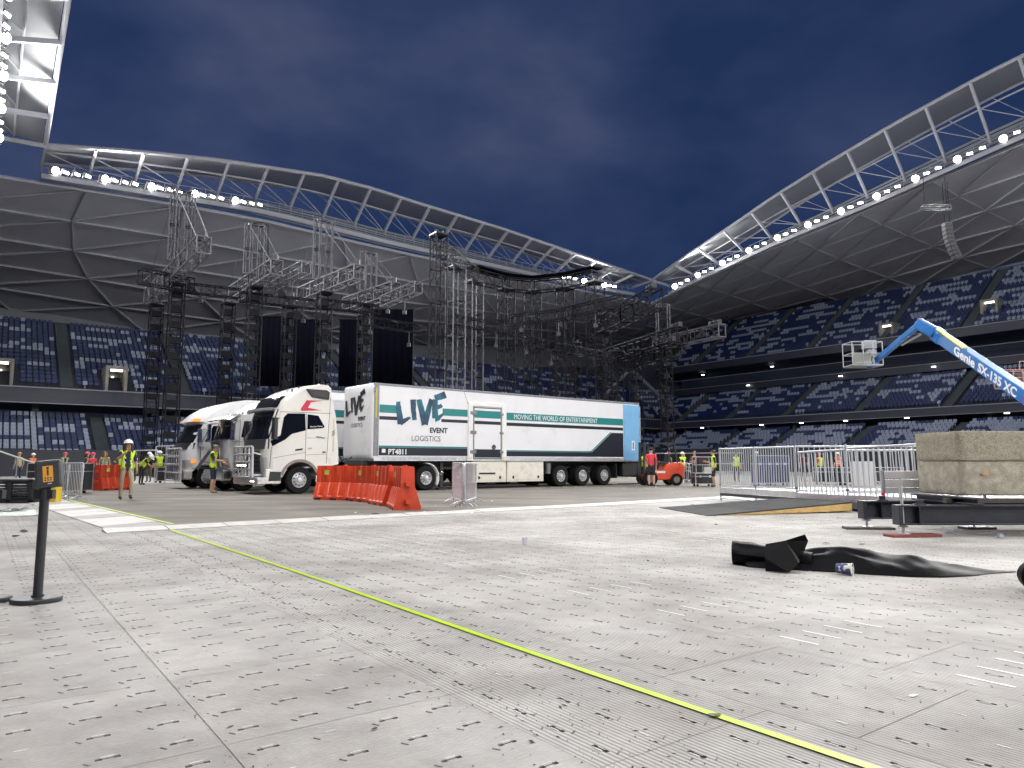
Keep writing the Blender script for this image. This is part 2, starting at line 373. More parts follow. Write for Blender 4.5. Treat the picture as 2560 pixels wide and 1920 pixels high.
# ------------------------------------------------------------------ stands
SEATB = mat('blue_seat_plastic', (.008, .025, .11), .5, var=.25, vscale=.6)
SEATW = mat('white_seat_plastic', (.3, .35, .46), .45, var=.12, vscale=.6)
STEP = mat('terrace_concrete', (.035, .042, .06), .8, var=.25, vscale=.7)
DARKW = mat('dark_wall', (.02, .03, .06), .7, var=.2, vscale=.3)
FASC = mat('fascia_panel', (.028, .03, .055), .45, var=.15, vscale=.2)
TRIMW = mat('ledge_trim', (.32, .34, .38), .5)
CONCG = mat('portal_concrete', (.3, .28, .25), .8, var=.15, vscale=2)
STRIP = mat('strip_light', (1, 1, 1), .4, emit=5., ecol=(1, .98, .9))
def seat_geo(b, p, o, mi):                   # folded stadium seat at p, facing along o
    x = V((-o.y, o.x, 0)); z = V((0, 0, 1)); w = .205
    def slab(p0, p1, th, wb, wt):
        d = (p1 - p0).normalized(); nn = x.cross(d)
        vs = [a + x * (sx * ww) + nn * (sy * th / 2) for a, ww in ((p0, wb), (p1, wt)) for sx, sy in ((-1, -1), (1, -1), (1, 1), (-1, 1))]
        b.add(vs, [(3, 2, 1, 0), (4, 5, 6, 7), (0, 1, 5, 4), (1, 2, 6, 5), (2, 3, 7, 6), (3, 0, 4, 7)], mi)
    slab(p + z * .40 - o * .02, p + z * .80 - o * .14, .05, w, w * .9)
    slab(p + z * .40 + o * .04, p + z * .66 + o * .02, .07, w * .95, w * .9)
    slab(p + z * .02 - o * .04, p + z * .42 - o * .02, .06, .05, .05)
def white_seat(t, r, k):
    v = noise.noise(V((t * .3 + k * 7.3, r * .95, k))) + .55 * noise.noise(V((t * .8, r * 1.7, k + 4)))
    return v
def tier(P, root, off0, z0, rows, tread, rise, t0, t1, aisles, seats, key, thr, holes=()):
    st = MB(); n = rows
    prof = [(off0, z0 - 1.2)]
    for r in range(rows): prof += [(off0 + r * tread, z0 + r * rise), (off0 + (r + 1) * tread, z0 + r * rise)]
    prof += [(off0 + rows * tread, z0 - 1.2)]
    # steps as separate risers and treads
    for r in range(rows):
        z = z0 + r * rise; a, b2 = off0 + r * tread, off0 + (r + 1) * tread
        st.add([P(t0, a, z - rise), P(t1, a, z - rise), P(t1, a, z), P(t0, a, z), P(t0, b2, z), P(t1, b2, z)], [(0, 1, 2, 3), (3, 2, 5, 4)])
    st.build('terrace', STEP, root)
    for ta in aisles:
        ai = MB()
        for r in range(rows * 2):
            z = z0 + (r + 1) * rise / 2 - rise / 2 + .02; a = off0 + r * tread / 2
            ai.prism([P(ta - .55, a, z), P(ta + .55, a, z), P(ta + .55, a + tread / 2, z), P(ta - .55, a + tread / 2, z)], (0, 0, rise / 2))
        ai.build('aisle_steps', mat('aisle_concrete', (.06, .075, .085), .8, var=.2, vscale=1), root)
    face = (P(0, 0, 0) - P(0, 1, 0)).normalized()
    for r in range(rows):
        t = t0 + .4
        while t < t1 - .3:
            if all(abs(t - ta) > .85 for ta in aisles) and not any(h0 < t < h1 and r0 <= r <= r1 for h0, h1, r0, r1 in holes):
                seats.append((P(t, off0 + r * tread + tread * .72, z0 + r * rise), face, white_seat(t, r, key) > (thr(t, r) if callable(thr) else thr), t, r, key))
            t += .52
SEATS = []
def slabbox(b, P, t0, t1, o0, o1, z0, z1, mi=0):
    vs = [P(t, o, z) for z in (z0, z1) for t, o in ((t0, o0), (t1, o0), (t1, o1), (t0, o1))]
    b.add(vs, [(3, 2, 1, 0), (4, 5, 6, 7), (0, 1, 5, 4), (1, 2, 6, 5), (2, 3, 7, 6), (3, 0, 4, 7)], mi)
def lamp_row(root, P, ts, off, z):
    for t in ts:
        b = MB(); slabbox(b, P, t, t + .5, off, off + .2, z, z + .12); b.build('downlight', STRIP, root)
# end stand
es = thing('end_stand', 'two tier end stand of blue and white seats behind the stage towers', 'grandstand')
ae = [-6.5, 4.2, 15, 26, 37, 48, 59, 70]
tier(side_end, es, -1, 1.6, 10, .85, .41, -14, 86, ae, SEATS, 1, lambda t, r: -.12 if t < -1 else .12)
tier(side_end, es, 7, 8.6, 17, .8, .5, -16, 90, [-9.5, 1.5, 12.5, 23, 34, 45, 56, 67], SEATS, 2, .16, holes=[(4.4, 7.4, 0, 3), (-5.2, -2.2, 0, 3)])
b = MB(); slabbox(b, side_end, -14, 86, -1.25, -1.0, 0, 2.3); b.build('front_wall', mat('pitch_wall', (.05, .055, .07), .6), es)
b = MB(); slabbox(b, side_end, -14, 86, 9, 9.3, 5.3, 8.2); b.build('concourse_wall', DARKW, es)
b = MB(); slabbox(b, side_end, -16, 90, 5.9, 6.2, 6.9, 8.3); b.build('fascia', FASC, es)
b = MB(); slabbox(b, side_end, -16, 90, 5.8, 6.25, 8.3, 8.4); slabbox(b, side_end, -16, 90, 5.85, 6.2, 6.82, 6.9); b.build('fascia_trim', TRIMW, es)
b = MB(); slabbox(b, side_end, -16, 90, 6.2, 12, 6.9, 7.2); b.build('soffit_slab', DARKW, es)
b = MB(); slabbox(b, side_end, -16, 90, 20.8, 21.2, 8, 17.3); b.build('rear_wall', DARKW, es)
for t in (-9.8, -1.2, 9.5, 20, 31): 
    b = MB(); slabbox(b, side_end, t, t + .6, 8.2, 8.7, 5.3, 7.0); b.build('column', mat('column_paint', (.06, .065, .085), .6), es)
# side stand
ss = thing('side_stand', 'three tier side stand of blue and white seats on the right', 'grandstand')
ar = [-2, 9.5, 18.5, 29.5, 40.5, 51, 62]
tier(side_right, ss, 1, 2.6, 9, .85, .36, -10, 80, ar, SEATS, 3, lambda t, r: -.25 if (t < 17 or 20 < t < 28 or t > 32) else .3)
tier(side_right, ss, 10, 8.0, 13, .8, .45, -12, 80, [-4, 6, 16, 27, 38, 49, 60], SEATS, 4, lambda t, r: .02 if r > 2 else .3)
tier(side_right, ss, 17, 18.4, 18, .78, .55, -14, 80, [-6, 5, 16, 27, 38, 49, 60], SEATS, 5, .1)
b = MB(); slabbox(b, side_right, -10, 80, .75, 1, 0, 3.2); b.build('front_wall', mat('pitch_wall'), ss)
b = MB(); slabbox(b, side_right, -10, 80, 12.5, 12.8, 4.5, 7.8); b.build('concourse_wall', DARKW, ss)
b = MB(); slabbox(b, side_right, -12, 80, 8.9, 9.2, 6.9, 7.8); b.build('fascia', FASC, ss)
b = MB(); slabbox(b, side_right, -12, 80, 8.8, 9.25, 7.8, 7.9); slabbox(b, side_right, -12, 80, 8.85, 9.2, 6.84, 6.9); b.build('fascia_trim', TRIMW, ss)
b = MB(); slabbox(b, side_right, -12, 80, 9.2, 14, 6.9, 7.2); b.build('soffit_slab', DARKW, ss)
b = MB(); slabbox(b, side_right, -12, 80, 20.6, 20.9, 13, 18.2); b.build('suite_wall', DARKW, ss)
b = MB(); slabbox(b, side_right, -12, 80, 18.4, 18.6, 13.4, 14.4); b.build('suite_parapet', FASC, ss)
b = MB(); slabbox(b, side_right, -12, 80, 18.3, 18.65, 14.4, 14.47); slabbox(b, side_right, -12, 80, 17.6, 17.7, 15.9, 15.97); b.build('suite_rail', TRIMW, ss)
b = MB(); slabbox(b, side_right, -14, 80, 15.9, 16.2, 17.2, 18.3); b.build('upper_fascia', FASC, ss)
b = MB(); slabbox(b, side_right, -14, 80, 15.8, 16.25, 18.3, 18.4); b.build('upper_trim', TRIMW, ss)
b = MB(); slabbox(b, side_right, -14, 80, 16.2, 21, 17.2, 17.4); b.build('suite_ceiling', DARKW, ss)
b = MB(); slabbox(b, side_right, -14, 80, 31.5, 31.9, 18, 28.6); b.build('rear_wall', DARKW, ss)
for t in range(-8, 70, 5):
    b = MB(); slabbox(b, side_right, t, t + .5, 10.2, 10.7, 5.4, 6.9); b.build('column', mat('column_paint'), ss)
lamp_row(ss, side_right, (1, 12, 18.5, 25, 33, 44), 9.6, 6.72); lamp_row(ss, side_right, (-6, 8, 22), 19, 16.7); lamp_row(ss, side_right, (4, 20, 33), 18, 13.9)
# entrances cut into the tiers, with lit lintels
def portal(P, t, off, z, label, w=2.0, h=2.3, dp=3.6):
    o = thing('stand_portal', label, 'portal', (0, 0, 0), 0, 'lit entrances in the stands'); del o['group']
    b = MB(); slabbox(b, P, t, t + .28, off, off + dp, z, z + h); slabbox(b, P, t + w - .28, t + w, off, off + dp, z, z + h); slabbox(b, P, t, t + w, off, off + dp, z + h, z + h + .3)
    b.build('surround', CONCG, o, bevel=.05)
    b = MB(); slabbox(b, P, t + .28, t + w - .28, off + dp - .4, off + dp - .2, z, z + h); b.build('inner_wall', CONCG, o)
    b = MB(); slabbox(b, P, t + .45, t + w - .45, off + .3, off + .42, z + h - .22, z + h - .04); b.build('strip_light', STRIP, o)
    b = MB(); slabbox(b, P, t + .9, t + w - .9, off + dp - .6, off + dp - .45, z + 1.55, z + 1.8); b.build('exit_sign', STRIP, o)
    b = MB(); slabbox(b, P, t + .5, t + w - .5, off + dp - .7, off + dp - .55, z + 1.3, z + 1.38); b.build('strip_light', STRIP, o)
portal(side_end, 4.8, 6.7, 8.45, 'lit concrete entrance in the end stand left of the tall towers')
portal(side_end, -4.9, 6.7, 8.45, 'lit concrete entrance at the left edge of the end stand')
portal(side_end, 25.2, 6.7, 8.45, 'lit concrete entrance in the end stand behind the white cabs')
portal(side_right, 26.5, 17.6, 18.2, 'lit concrete entrance in the upper tier behind the blue boom')
portal(side_right, 38.8, 19.4, 19.6, 'lit concrete entrance high in the upper tier above the blue boom')
# corner stand
DG = (EX - SX).normalized(); TG = (EX + SX).normalized()
def side_corner(t, off, z): return S(79, 0) + TG * t + DG * off + V((0, 0, z))
CLAD = mat('rear_cladding', (.3, .31, .34), .7, var=.1, vscale=.3)
cs = thing('corner_stand', 'dark corner stand between the end and side stands', 'grandstand')
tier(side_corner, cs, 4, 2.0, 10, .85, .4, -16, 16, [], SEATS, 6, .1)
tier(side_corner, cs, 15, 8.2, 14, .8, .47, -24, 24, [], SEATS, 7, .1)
b = MB(); slabbox(b, side_corner, -26, 26, 13.6, 14, 5.5, 8.2); b.build('fascia', FASC, cs)
b = MB(); slabbox(b, side_corner, -30, 30, 27, 27.4, 5, 20); b.build('rear_wall', DARKW, cs)
b = MB(); slabbox(b, side_corner, -62, 62, 54, 54.4, 5, 29); b.build('rear_cladding', CLAD, cs)
CLAD = mat('rear_cladding', (.3, .31, .34), .7, var=.1, vscale=.3)
b = MB(); slabbox(b, side_end, -40, 120, 41.2, 41.6, 6, 28); b.build('rear_cladding', CLAD, es)
b = MB(); slabbox(b, side_right, -41, 90, 41.2, 41.6, 8, 31); b.build('rear_cladding', CLAD, ss)
# raking columns in the far corner
rk = thing('raking_column', 'pale V shaped raking columns in the far corner of the stadium', 'column')
for a0, b0, z0, a1, b1, z1 in ((84, -14, 9, 80, -16, 16), (84, -14, 9, 90, -11, 16)): bar('leg', S(80, -6, 16.5), S(a1 + 2 if a1 > 84 else 73, b1 + 6, 8.5), .32, mat('column_grey', (.2, .2, .24), .6), rk)
# the seats: those that show largest are things, the rest one mass
def keyf(s):
    p = s[0]; px = 1280 + FPX * p.x / p.y
    return (0 if (s[5] == 1 and -20 < px < 520) else 1, p.y)
SEATS.sort(key=keyf)
sm = {}
for wflag in (0, 1):
    b = MB(); seat_geo(b, V((0, 0, 0)), V((1, 0, 0)), 0); sm[wflag] = b.mesh('seat', SEATW if wflag else SEATB)
for s in SEATS[:300]:
    o = inst('stadium_seat', sm[1 if s[2] else 0], None, M.Rotation(math.atan2(s[1].y, s[1].x), 4, 'Z')); o.location = s[0]
    if s[2]: tag(o, 'white folding plastic seat in the lower tier at the left', 'seat', 'white seats in the lower end tier')
    else: tag(o, 'dark blue folding plastic seat in the lower tier at the left', 'seat', 'blue seats in the lower end tier')
b = MB()
for s in SEATS[300:]: seat_geo(b, s[0], s[1], 1 if s[2] else 0)
tag(b.build('stadium_seats', [SEATB, SEATW]), 'rows of blue and white folding seats filling the stands', 'seats', kind='stuff')
# ------------------------------------------------------------------ ground and floor covering
def ribbed(name, col, axis, dirt, damt, streak=(1, 1, 1), freq=75., bstr=.95, rough=.8):
    m = mat(name, col, rough, rnd=.06, var=.2, vscale=1.1, dirt=dirt, dscale=.8, damt=damt, vstretch=streak)
    t = m.node_tree; b = t.nodes['Principled BSDF']
    tx = t.nodes.new('ShaderNodeTexCoord'); w = t.nodes.new('ShaderNodeTexWave'); w.bands_direction = axis
    w.inputs['Scale'].default_value = freq / 6.2832 * 1.0; w.inputs['Distortion'].default_value = 0
    t.links.new(tx.outputs['Object'], w.inputs[0])
    no = t.nodes.new('ShaderNodeTexNoise'); no.inputs['Scale'].default_value = 35; no.inputs['Detail'].default_value = 5; t.links.new(tx.outputs['Object'], no.inputs[0])
    ad = t.nodes.new('ShaderNodeMath'); ad.operation = 'MULTIPLY_ADD'; ad.inputs[1].default_value = .5
    t.links.new(no.outputs['Fac'], ad.inputs[0]); t.links.new(w.outputs['Fac'], ad.inputs[2])
    bp = t.nodes.new('ShaderNodeBump'); bp.inputs['Strength'].default_value = bstr; bp.inputs['Distance'].default_value = .004
    t.links.new(ad.outputs[0], bp.inputs['Height']); t.links.new(bp.outputs[0], b.inputs['Normal'])
    # worn scuffs in world space
    geo = t.nodes.new('ShaderNodeNewGeometry'); n2 = t.nodes.new('ShaderNodeTexNoise'); n2.inputs['Scale'].default_value = .55; n2.inputs['Detail'].default_value = 9; n2.inputs['Roughness'].default_value = .65
    t.links.new(geo.outputs['Position'], n2.inputs[0])
    rp = t.nodes.new('ShaderNodeValToRGB'); rp.color_ramp.elements[0].position = .35; rp.color_ramp.elements[0].color = (.6, .58, .56, 1); rp.color_ramp.elements[1].position = .65; rp.color_ramp.elements[1].color = (1.1, 1.09, 1.08, 1)
    t.links.new(n2.outputs['Fac'], rp.inputs[0])
    old = b.inputs['Base Color'].links[0].from_socket
    mu = t.nodes.new('ShaderNodeMixRGB'); mu.blend_type = 'MULTIPLY'; mu.inputs[0].default_value = 1
    t.links.new(old, mu.inputs[1]); t.links.new(rp.outputs[0], mu.inputs[2]); t.links.new(mu.outputs[0], b.inputs['Base Color'])
    return m
PAN_X = ribbed('floor_panel_plastic', (.41, .397, .386), 'X', (.27, .245, .22), .55)
PAN_D = ribbed('floor_panel_soiled', (.315, .298, .282), 'X', (.16, .145, .13), .75, freq=38., bstr=1.)
SLOT = mat('slot_dark', (.2, .19, .18), .7, var=.4, vscale=20)
STRIPW = mat('white_floor_label', (.6, .59, .57), .5, var=.1, vscale=30, dirt=(.4, .38, .34), dscale=20, damt=.4)
FAR = mat('floor_far', (.385, .373, .363), .85, var=.1, vscale=.9, dirt=(.25, .23, .21), dscale=1.8, damt=.5)
DECK = mat('truck_deck', (.135, .122, .104), .75, var=.42, vscale=.7, vstretch=(.5, 1.2, 1), dirt=(.27, .25, .21), dscale=.6, damt=.7, bump=.15, bscale=8)
O2 = V((.33, 2.86, 0))
def FL(p, q, z=0.): return O2 + EX * p + SX * q + V((0, 0, z))
# bare ground under everything, reaching past the stands
g = MB(); g.add([(-400, -300, -.08), (400, -300, -.08), (400, 500, -.08), (-400, 500, -.08)], [(0, 1, 2, 3)])
tag(g.build('ground', mat('ground_dark', (.08, .08, .075), .9, var=.2, vscale=.2)), kind='structure')
fl = MB(); fl.prism([S(-9, 140, -.07), S(84, 140, -.07), S(84, -3, -.07), S(-9, -3, -.07)], (0, 0, .04))
floor = tag(fl.build('floor_cover', FAR), kind='structure')
MB().prism([V((-75, 19.3, -.03)), V((95, 19.3, -.03)), V((60, 118, -.03)), V((20, 118, -.03)), V((-75, 60, -.03))], (0, 0, .026)).build('far_sheet', FAR, floor)
# panels: 4 x 4 locking slots each, ribs along local y
PW = 1.08; NS = 4; PT_ = .035
def panel_mesh(strips, seed=0, top=None):
    rnd = random.Random(seed); b = MB(); c = PW / NS; hp = PW / 2 - .0019
    xs = [-hp]; ys = [-hp]
    for i in range(NS):
        cx = -PW / 2 + c * (i + .5)
        xs += [cx - .011, cx + .011]
        ys += [cx - .045, cx - .02, cx + .02, cx + .045]
    xs2 = [-hp]
    for i in range(NS):
        cx = -PW / 2 + c * (i + .5); xs2 += [cx - .0105, cx - .004, cx + .004, cx + .0105]
    xs2.append(hp); ys.append(hp)
    hole = set()
    for i in range(NS):
        for j in range(NS):
            if rnd.random() < .14: continue
            x0 = 1 + 4 * i; y0 = 1 + 4 * j
            for dy in (0, 2):
                for dx in (0, 1, 2): hole.add((x0 + dx - 1 + 1, y0 + dy))
            hole.add((x0 + 1, y0 + 1))
    n = len(xs2); idx = lambda i, j: j * n + i
    top = 0.; bot = -.012
    vs = [(x, y, top) for y in ys for x in xs2] + [(x, y, bot) for y in ys for x in xs2]; o = len(ys) * n
    fs = []; ms = []
    for j in range(len(ys) - 1):
        for i in range(n - 1):
            if (i, j) in hole:
                fs.append((o + idx(i, j), o + idx(i + 1, j), o + idx(i + 1, j + 1), o + idx(i, j + 1))); ms.append(1)
                for (a, bb, di, dj) in ((idx(i, j), idx(i + 1, j), 0, -1), (idx(i + 1, j), idx(i + 1, j + 1), 1, 0), (idx(i + 1, j + 1), idx(i, j + 1), 0, 1), (idx(i, j + 1), idx(i, j), -1, 0)):
                    if (i + di, j + dj) not in hole: fs.append((a, o + a, o + bb, bb)); ms.append(1)
            else:
                fs.append((idx(i, j), idx(i + 1, j), idx(i + 1, j + 1), idx(i, j + 1))); ms.append(0)
    b.v = vs; b.f = fs; b.m = ms
    b.box((0, 0, -PT_ / 2 - .012), (PW - .0038, PW - .0038, PT_ - .024), mi=0)
    # raised clip beside every slot
    for i in range(NS):
        for j in range(NS):
            cx = -PW / 2 + c * (i + .5); cy = -PW / 2 + c * (j + .5)
            b.box((cx + .028, cy - .075, .0015), (.036, .006, .003), M.Rotation(.5, 3, 'Z'), 1)
            b.box((cx - .017, cy + .0, .0015), (.006, .05, .003), None, 2)
    if strips:
        for k in range(NS):
            cx = -PW / 2 + c * (k + 1) - .03
            if k < NS: b.box((cx, .12 * strips, .0015), (.022, .28, .003), None, 2)
    return b.mesh('panel', [top or PAN_X, SLOT, STRIPW])
PM = [panel_mesh(0, 1), panel_mesh(1, 2), panel_mesh(0, 3), panel_mesh(0, 4), panel_mesh(0, 5), panel_mesh(0, 6, PAN_D)]
def vis(p):
    c, s = math.cos(PITCH), math.sin(PITCH); q = p - V((0, 0, EYE)); d = q.y * c + q.z * s
    if d < .6: return None
    return 1280 + FPX * q.x / d, 960 - FPX * (-q.y * s + q.z * c) / d
DK = V((-6.03, 12.91, 0)); DA = R(40.0); DE = V((math.cos(DA), math.sin(DA), 0))          # near corner and front edge of the truck deck
DN = V((-math.sin(DA), math.cos(DA), 0))
cands = []
for i in range(-12, 26):
    for j in range(-30, 8):
        left = i < 0
        p = FL((i + .5) * PW, (j + .5) * PW + (.43 * (i % 2) if not left else 0), -.002)
        rel = p - DK
        if rel.dot(DN) > .7 and rel.dot(DE) > .7: continue          # deck
        v = vis(p)
        if v is None or not (-330 < v[0] < 2900 and v[1] < 2500) or p.y > 20: continue
        cands.append((p.length, p, left, i, j))
cands.sort(key=lambda c: c[0])
rotL = M.Rotation(TH + math.pi / 2 + math.pi, 4, 'Z'); rotR = M.Rotation(TH, 4, 'Z')
rest = []
for n, (d, p, left, i, j) in enumerate(cands):
    strip = 1 if ((not left and (i % 4 == 2)) or (left and i == -3)) else 0
    mt = (rotL if left else rotR).copy(); mt.translation = p
    if n < 300: inst('floor_panel', PM[5] if i == 0 else PM[1] if strip else PM[(0, 2, 3, 4)[(i * 7 + j * 3) % 4]], floor, mt)
    else: rest.append((PM[0], mt))
if rest:
    b = MB(); 
    me = PM[0]; lv = [v.co.copy() for v in me.vertices]; lf = [tuple(q.vertices) for q in me.polygons]; lm = [q.material_index for q in me.polygons]
    for _, mt in rest:
        o = len(b.v); b.v += [tuple(mt @ v) for v in lv]; b.f += [tuple(i + o for i in f) for f in lf]; b.m += lm
    tag(b.build('floor_panels', [PAN_X, SLOT, STRIPW], floor), kind='stuff')
# grit, crumbs and fibres trodden into the seams
gb = MB(); rg = random.Random(3)
for k in range(1900):
    u = rg.random()
    if u < .6: p = FL(rg.gauss(.18, .2), -rg.random() ** 1.3 * 11 + .6, 0)
    elif u < .75: p = FL(rg.gauss(-1.08, .05), -rg.random() * 10 + .6, 0)
    else: p = FL(rg.uniform(-5, 12), rg.uniform(-12, 1.5), 0)
    s_ = rg.choice((.002, .0025, .003, .0045)) * (1.5 if rg.random() < .08 else 1); a = rg.random() * 6.28; l = s_ * rg.choice((1, 1.5, 3.5))
    dx, dy = math.cos(a), math.sin(a)
    gb.add([p + V((dx * l, dy * l, 0)), p + V((-dy * s_, dx * s_, 0)), p + V((-dx * l, -dy * l, 0)), p + V((dy * s_, -dx * s_, 0)), p + V((0, 0, s_ * .9))], [(0, 1, 4), (1, 2, 4), (2, 3, 4), (3, 0, 4)])
tag(gb.build('floor_grit', mat('grit_dark', (.09, .08, .07), .9)), 'dark grit and crumbs trodden into the floor seams', 'grit', kind='stuff')
# worn dark deck the trucks stand on, with pale ramped edge strips
dk = MB(); dk.prism([q + V((0, 0, -.03)) for q in (DK, DK + DE * 62, DK + DE * 62 + DN * 30, DK + DN * 30)], (0, 0, .052))
deck = tag(dk.build('truck_deck', DECK), kind='structure')
EDGE = mat('ramp_edge_pale', (.5, .485, .47), .55, var=.15, vscale=3, dirt=(.22, .2, .18), dscale=2.5, damt=.6)
k = 0; s = -1.1
while s < 34:
    L = .95 + .06 * random.random(); hz = .045 + .012 * random.random()
    a, c2 = DK + DE * s, DK + DE * (s + L - .02); w = .36
    b = MB(); b.add([a - DN * w, c2 - DN * w, c2 + DN * .05, a + DN * .05, a - DN * w + V((0, 0, .012)), c2 - DN * w + V((0, 0, .012)), c2 + DN * .05 + V((0, 0, hz)), a + DN * .05 + V((0, 0, hz))],
          [(3, 2, 1, 0), (4, 5, 6, 7), (0, 1, 5, 4), (1, 2, 6, 5), (2, 3, 7, 6), (3, 0, 4, 7)])
    b.build('ramp_strip', EDGE, deck); s += L
s = .1
while s < 15:
    L = 1.02; hz = .04 + .01 * random.random(); a, c2 = DK + DN * s, DK + DN * (s + L - .03); w = .95
    b = MB(); b.add([a - DE * w, c2 - DE * w, c2 + DE * .02, a + DE * .02, a - DE * w + V((0, 0, .01)), c2 - DE * w + V((0, 0, .01)), c2 + DE * .02 + V((0, 0, hz)), a + DE * .02 + V((0, 0, hz))],
          [(0, 1, 2, 3), (7, 6, 5, 4), (4, 5, 1, 0), (5, 6, 2, 1), (6, 7, 3, 2), (7, 4, 0, 3)])
    b.build('ramp_strip', EDGE if (k % 3) else mat('ramp_edge_grey', (.3, .29, .28), .6, var=.2, vscale=3), deck); s += L; k += 1
# hi-vis yellow tape
TAPE = mat('yellow_tape', (.42, .6, .012), .45, var=.12, vscale=4, dirt=(.4, .42, .05), dscale=6, damt=.4)
def tape(pts, w, z, label):
    b = MB(); L = []
    for i, p in enumerate(pts):
        d = (pts[min(i + 1, len(pts) - 1)] - pts[max(i - 1, 0)]).normalized(); n = V((-d.y, d.x, 0)); L += [p + n * w / 2 + V((0, 0, z)), p - n * w / 2 + V((0, 0, z))]
    b.add(L, [(2 * i, 2 * i + 1, 2 * i + 3, 2 * i + 2) for i in range(len(pts) - 1)])
    for v in list(b.v): pass
    o = b.build('floor_tape', TAPE); sd = o.modifiers.new('thickness', 'SOLIDIFY'); sd.thickness = .0015
    return tag(o, label, 'tape')
ta, tb = G(405, 1317), G(2180, 1920); dd = (tb - ta)
tape([ta.lerp(tb, f) + SX.cross(V((0, 0, 1))) * .012 * math.sin(f * 9) for f in [i / 40 * 1.25 for i in range(41)]], .05, .0055, 'long yellow tape line running across the grey floor')
tape([DK + DN * f + DE * .06 for f in (.2, 1, 2, 3, 4.5, 6, 8, 10, 11.5)], .07, .058, 'short yellow tape along the left edge strips of the dark deck')
# ------------------------------------------------------------------ trucks: local x runs rearwards, y away from the camera, near flank at y = 0
TA = R(39.1); TO = V((-5.55, 28.19, .022))
TU = V((math.cos(TA), math.sin(TA), 0)); TV = V((-math.sin(TA), math.cos(TA), 0))
TEAL = mat('teal_vinyl', (.008, .2, .2), .35); NAVY = mat('navy_vinyl', (.005, .009, .018), .35); INK = mat('dark_ink', (.012, .014, .022), .4)
SKYB = mat('pale_blue_door', (.18, .42, .68), .4, var=.05, vscale=2)
RIM = mat('alloy_rim', (.62, .62, .63), .35, metal=.35, var=.2, vscale=10)
TRW = mat('trailer_white', (.76, .76, .78), .3, var=.03, vscale=.8, coat=.3, dirt=(.5, .47, .43), dscale=.9, damt=.18)
FRAME = mat('chassis_black', (.02, .02, .022), .55, var=.3, vscale=6)
def wheel_parts(r=.5, w=.28, dual=False):
    t = MB(); ri = r * .56
    t.lathe([(ri, -w / 2), (r * .9, -w / 2), (r * .97, -w / 2 + .03), (r, -w / 2 + .06), (r, w / 2 - .06), (r * .97, w / 2 - .03), (r * .9, w / 2), (ri, w / 2), (ri * .98, -.0), (ri, -w / 2)], n=36, axis='y', caps=False)
    for k in range(36):
        a = 2 * math.pi * k / 36; t.box((r * math.cos(a), 0, r * math.sin(a)), (.03, w * .8, .012), M.Rotation(-a + math.pi / 2, 3, 'Y'))
    tm = t.mesh('tyre', RUBBER, True)
    q = MB(); q.lathe([(ri, -.02), (ri, -w / 2 + .01), (ri * .93, -w / 2 + .0), (ri * .88, -w / 2 + .05), (ri * .62, -w / 2 + .1 if dual else -w / 2 + .02), (ri * .5, -w / 2 + .09 if dual else -w / 2 - .01), (ri * .36, -w / 2 + .02), (ri * .3, -w / 2 - .05), (0.02, -w / 2 - .06)][::-1], n=28, axis='y')
    for k in range(10):
        a = 2 * math.pi * k / 10; c = V((ri * .55 * math.cos(a), -w / 2 - .01 + (.07 if dual else 0), ri * .55 * math.sin(a))); q.tube(c, c + V((0, -.035, 0)), .016, n=6)
        a += .31; c = V((ri * .74 * math.cos(a), -w / 2 + .02 + (.03 if dual else 0), ri * .74 * math.sin(a))); q.tube(c, c + V((0, -.02, 0)), .022, n=8, mi=1)
    return tm, q.mesh('rim', [RIM, FRAME], True)
WF = wheel_parts(.5, .3); WD = wheel_parts(.5, .29, True)
def wheel(root, x, y, z=.5, kind=WF, flip=False):
    m = M.Translation((x, y, z)) @ (M.Rotation(math.pi, 4, 'Z') if flip else M.Identity(4))
    w = inst('wheel', kind[0], root, m); inst('rim', kind[1], w)
    return w
def axle(root, x, kind=WF, dual=False, y0=.0, y1=2.5):
    if dual:
        wheel(root, x, y0 + .16, .5, WD); wheel(root, x, y0 + .48, .5, WD); wheel(root, x, y1 - .16, .5, WD, True); wheel(root, x, y1 - .48, .5, WD, True)
    else:
        wheel(root, x, y0 + .18, .5, kind); wheel(root, x, y1 - .18, .5, kind, True)
    MB().tube((x, y0 + .3, .5), (x, y1 - .3, .5), .07).build('axle', FRAME, root)
# brush lettering strokes for the big word (unit: letter box 0..2.4 wide, 0..1.35 high)
def stroke(pts, w, m, root, M4, seed=1):
    rnd = random.Random(seed); L = []; Rr = []
    n = 14; P = []
    for i in range(n + 1):
        f = i / n * (len(pts) - 1); k = min(int(f), len(pts) - 2); P.append(V(pts[k]).lerp(V(pts[k + 1]), f - k))
    for i, p in enumerate(P):
        d = (P[min(i + 1, n)] - P[max(i - 1, 0)]).normalized(); nn = V((-d.y, d.x, 0))
        ww = (w[0] + (w[1] - w[0]) * i / n) / 2
        L.append(p + nn * (ww + .008 * rnd.uniform(-1, 1)) + d * (rnd.uniform(-.03, .03) if i in (0, n) else 0)); Rr.append(p - nn * (ww + .008 * rnd.uniform(-1, 1)) + d * (rnd.uniform(-.03, .03) if i in (0, n) else 0))
    b = MB(); b.add([V((p.x, p.y, 0)) for p in L + Rr], [(i, i + 1, n + 2 + i, n + 1 + i) for i in range(n)])
    o = b.build('brush_stroke', m, root); o.matrix_local = M4
    sd = o.modifiers.new('t', 'SOLIDIFY'); sd.thickness = .004; sd.offset = 0
    return o
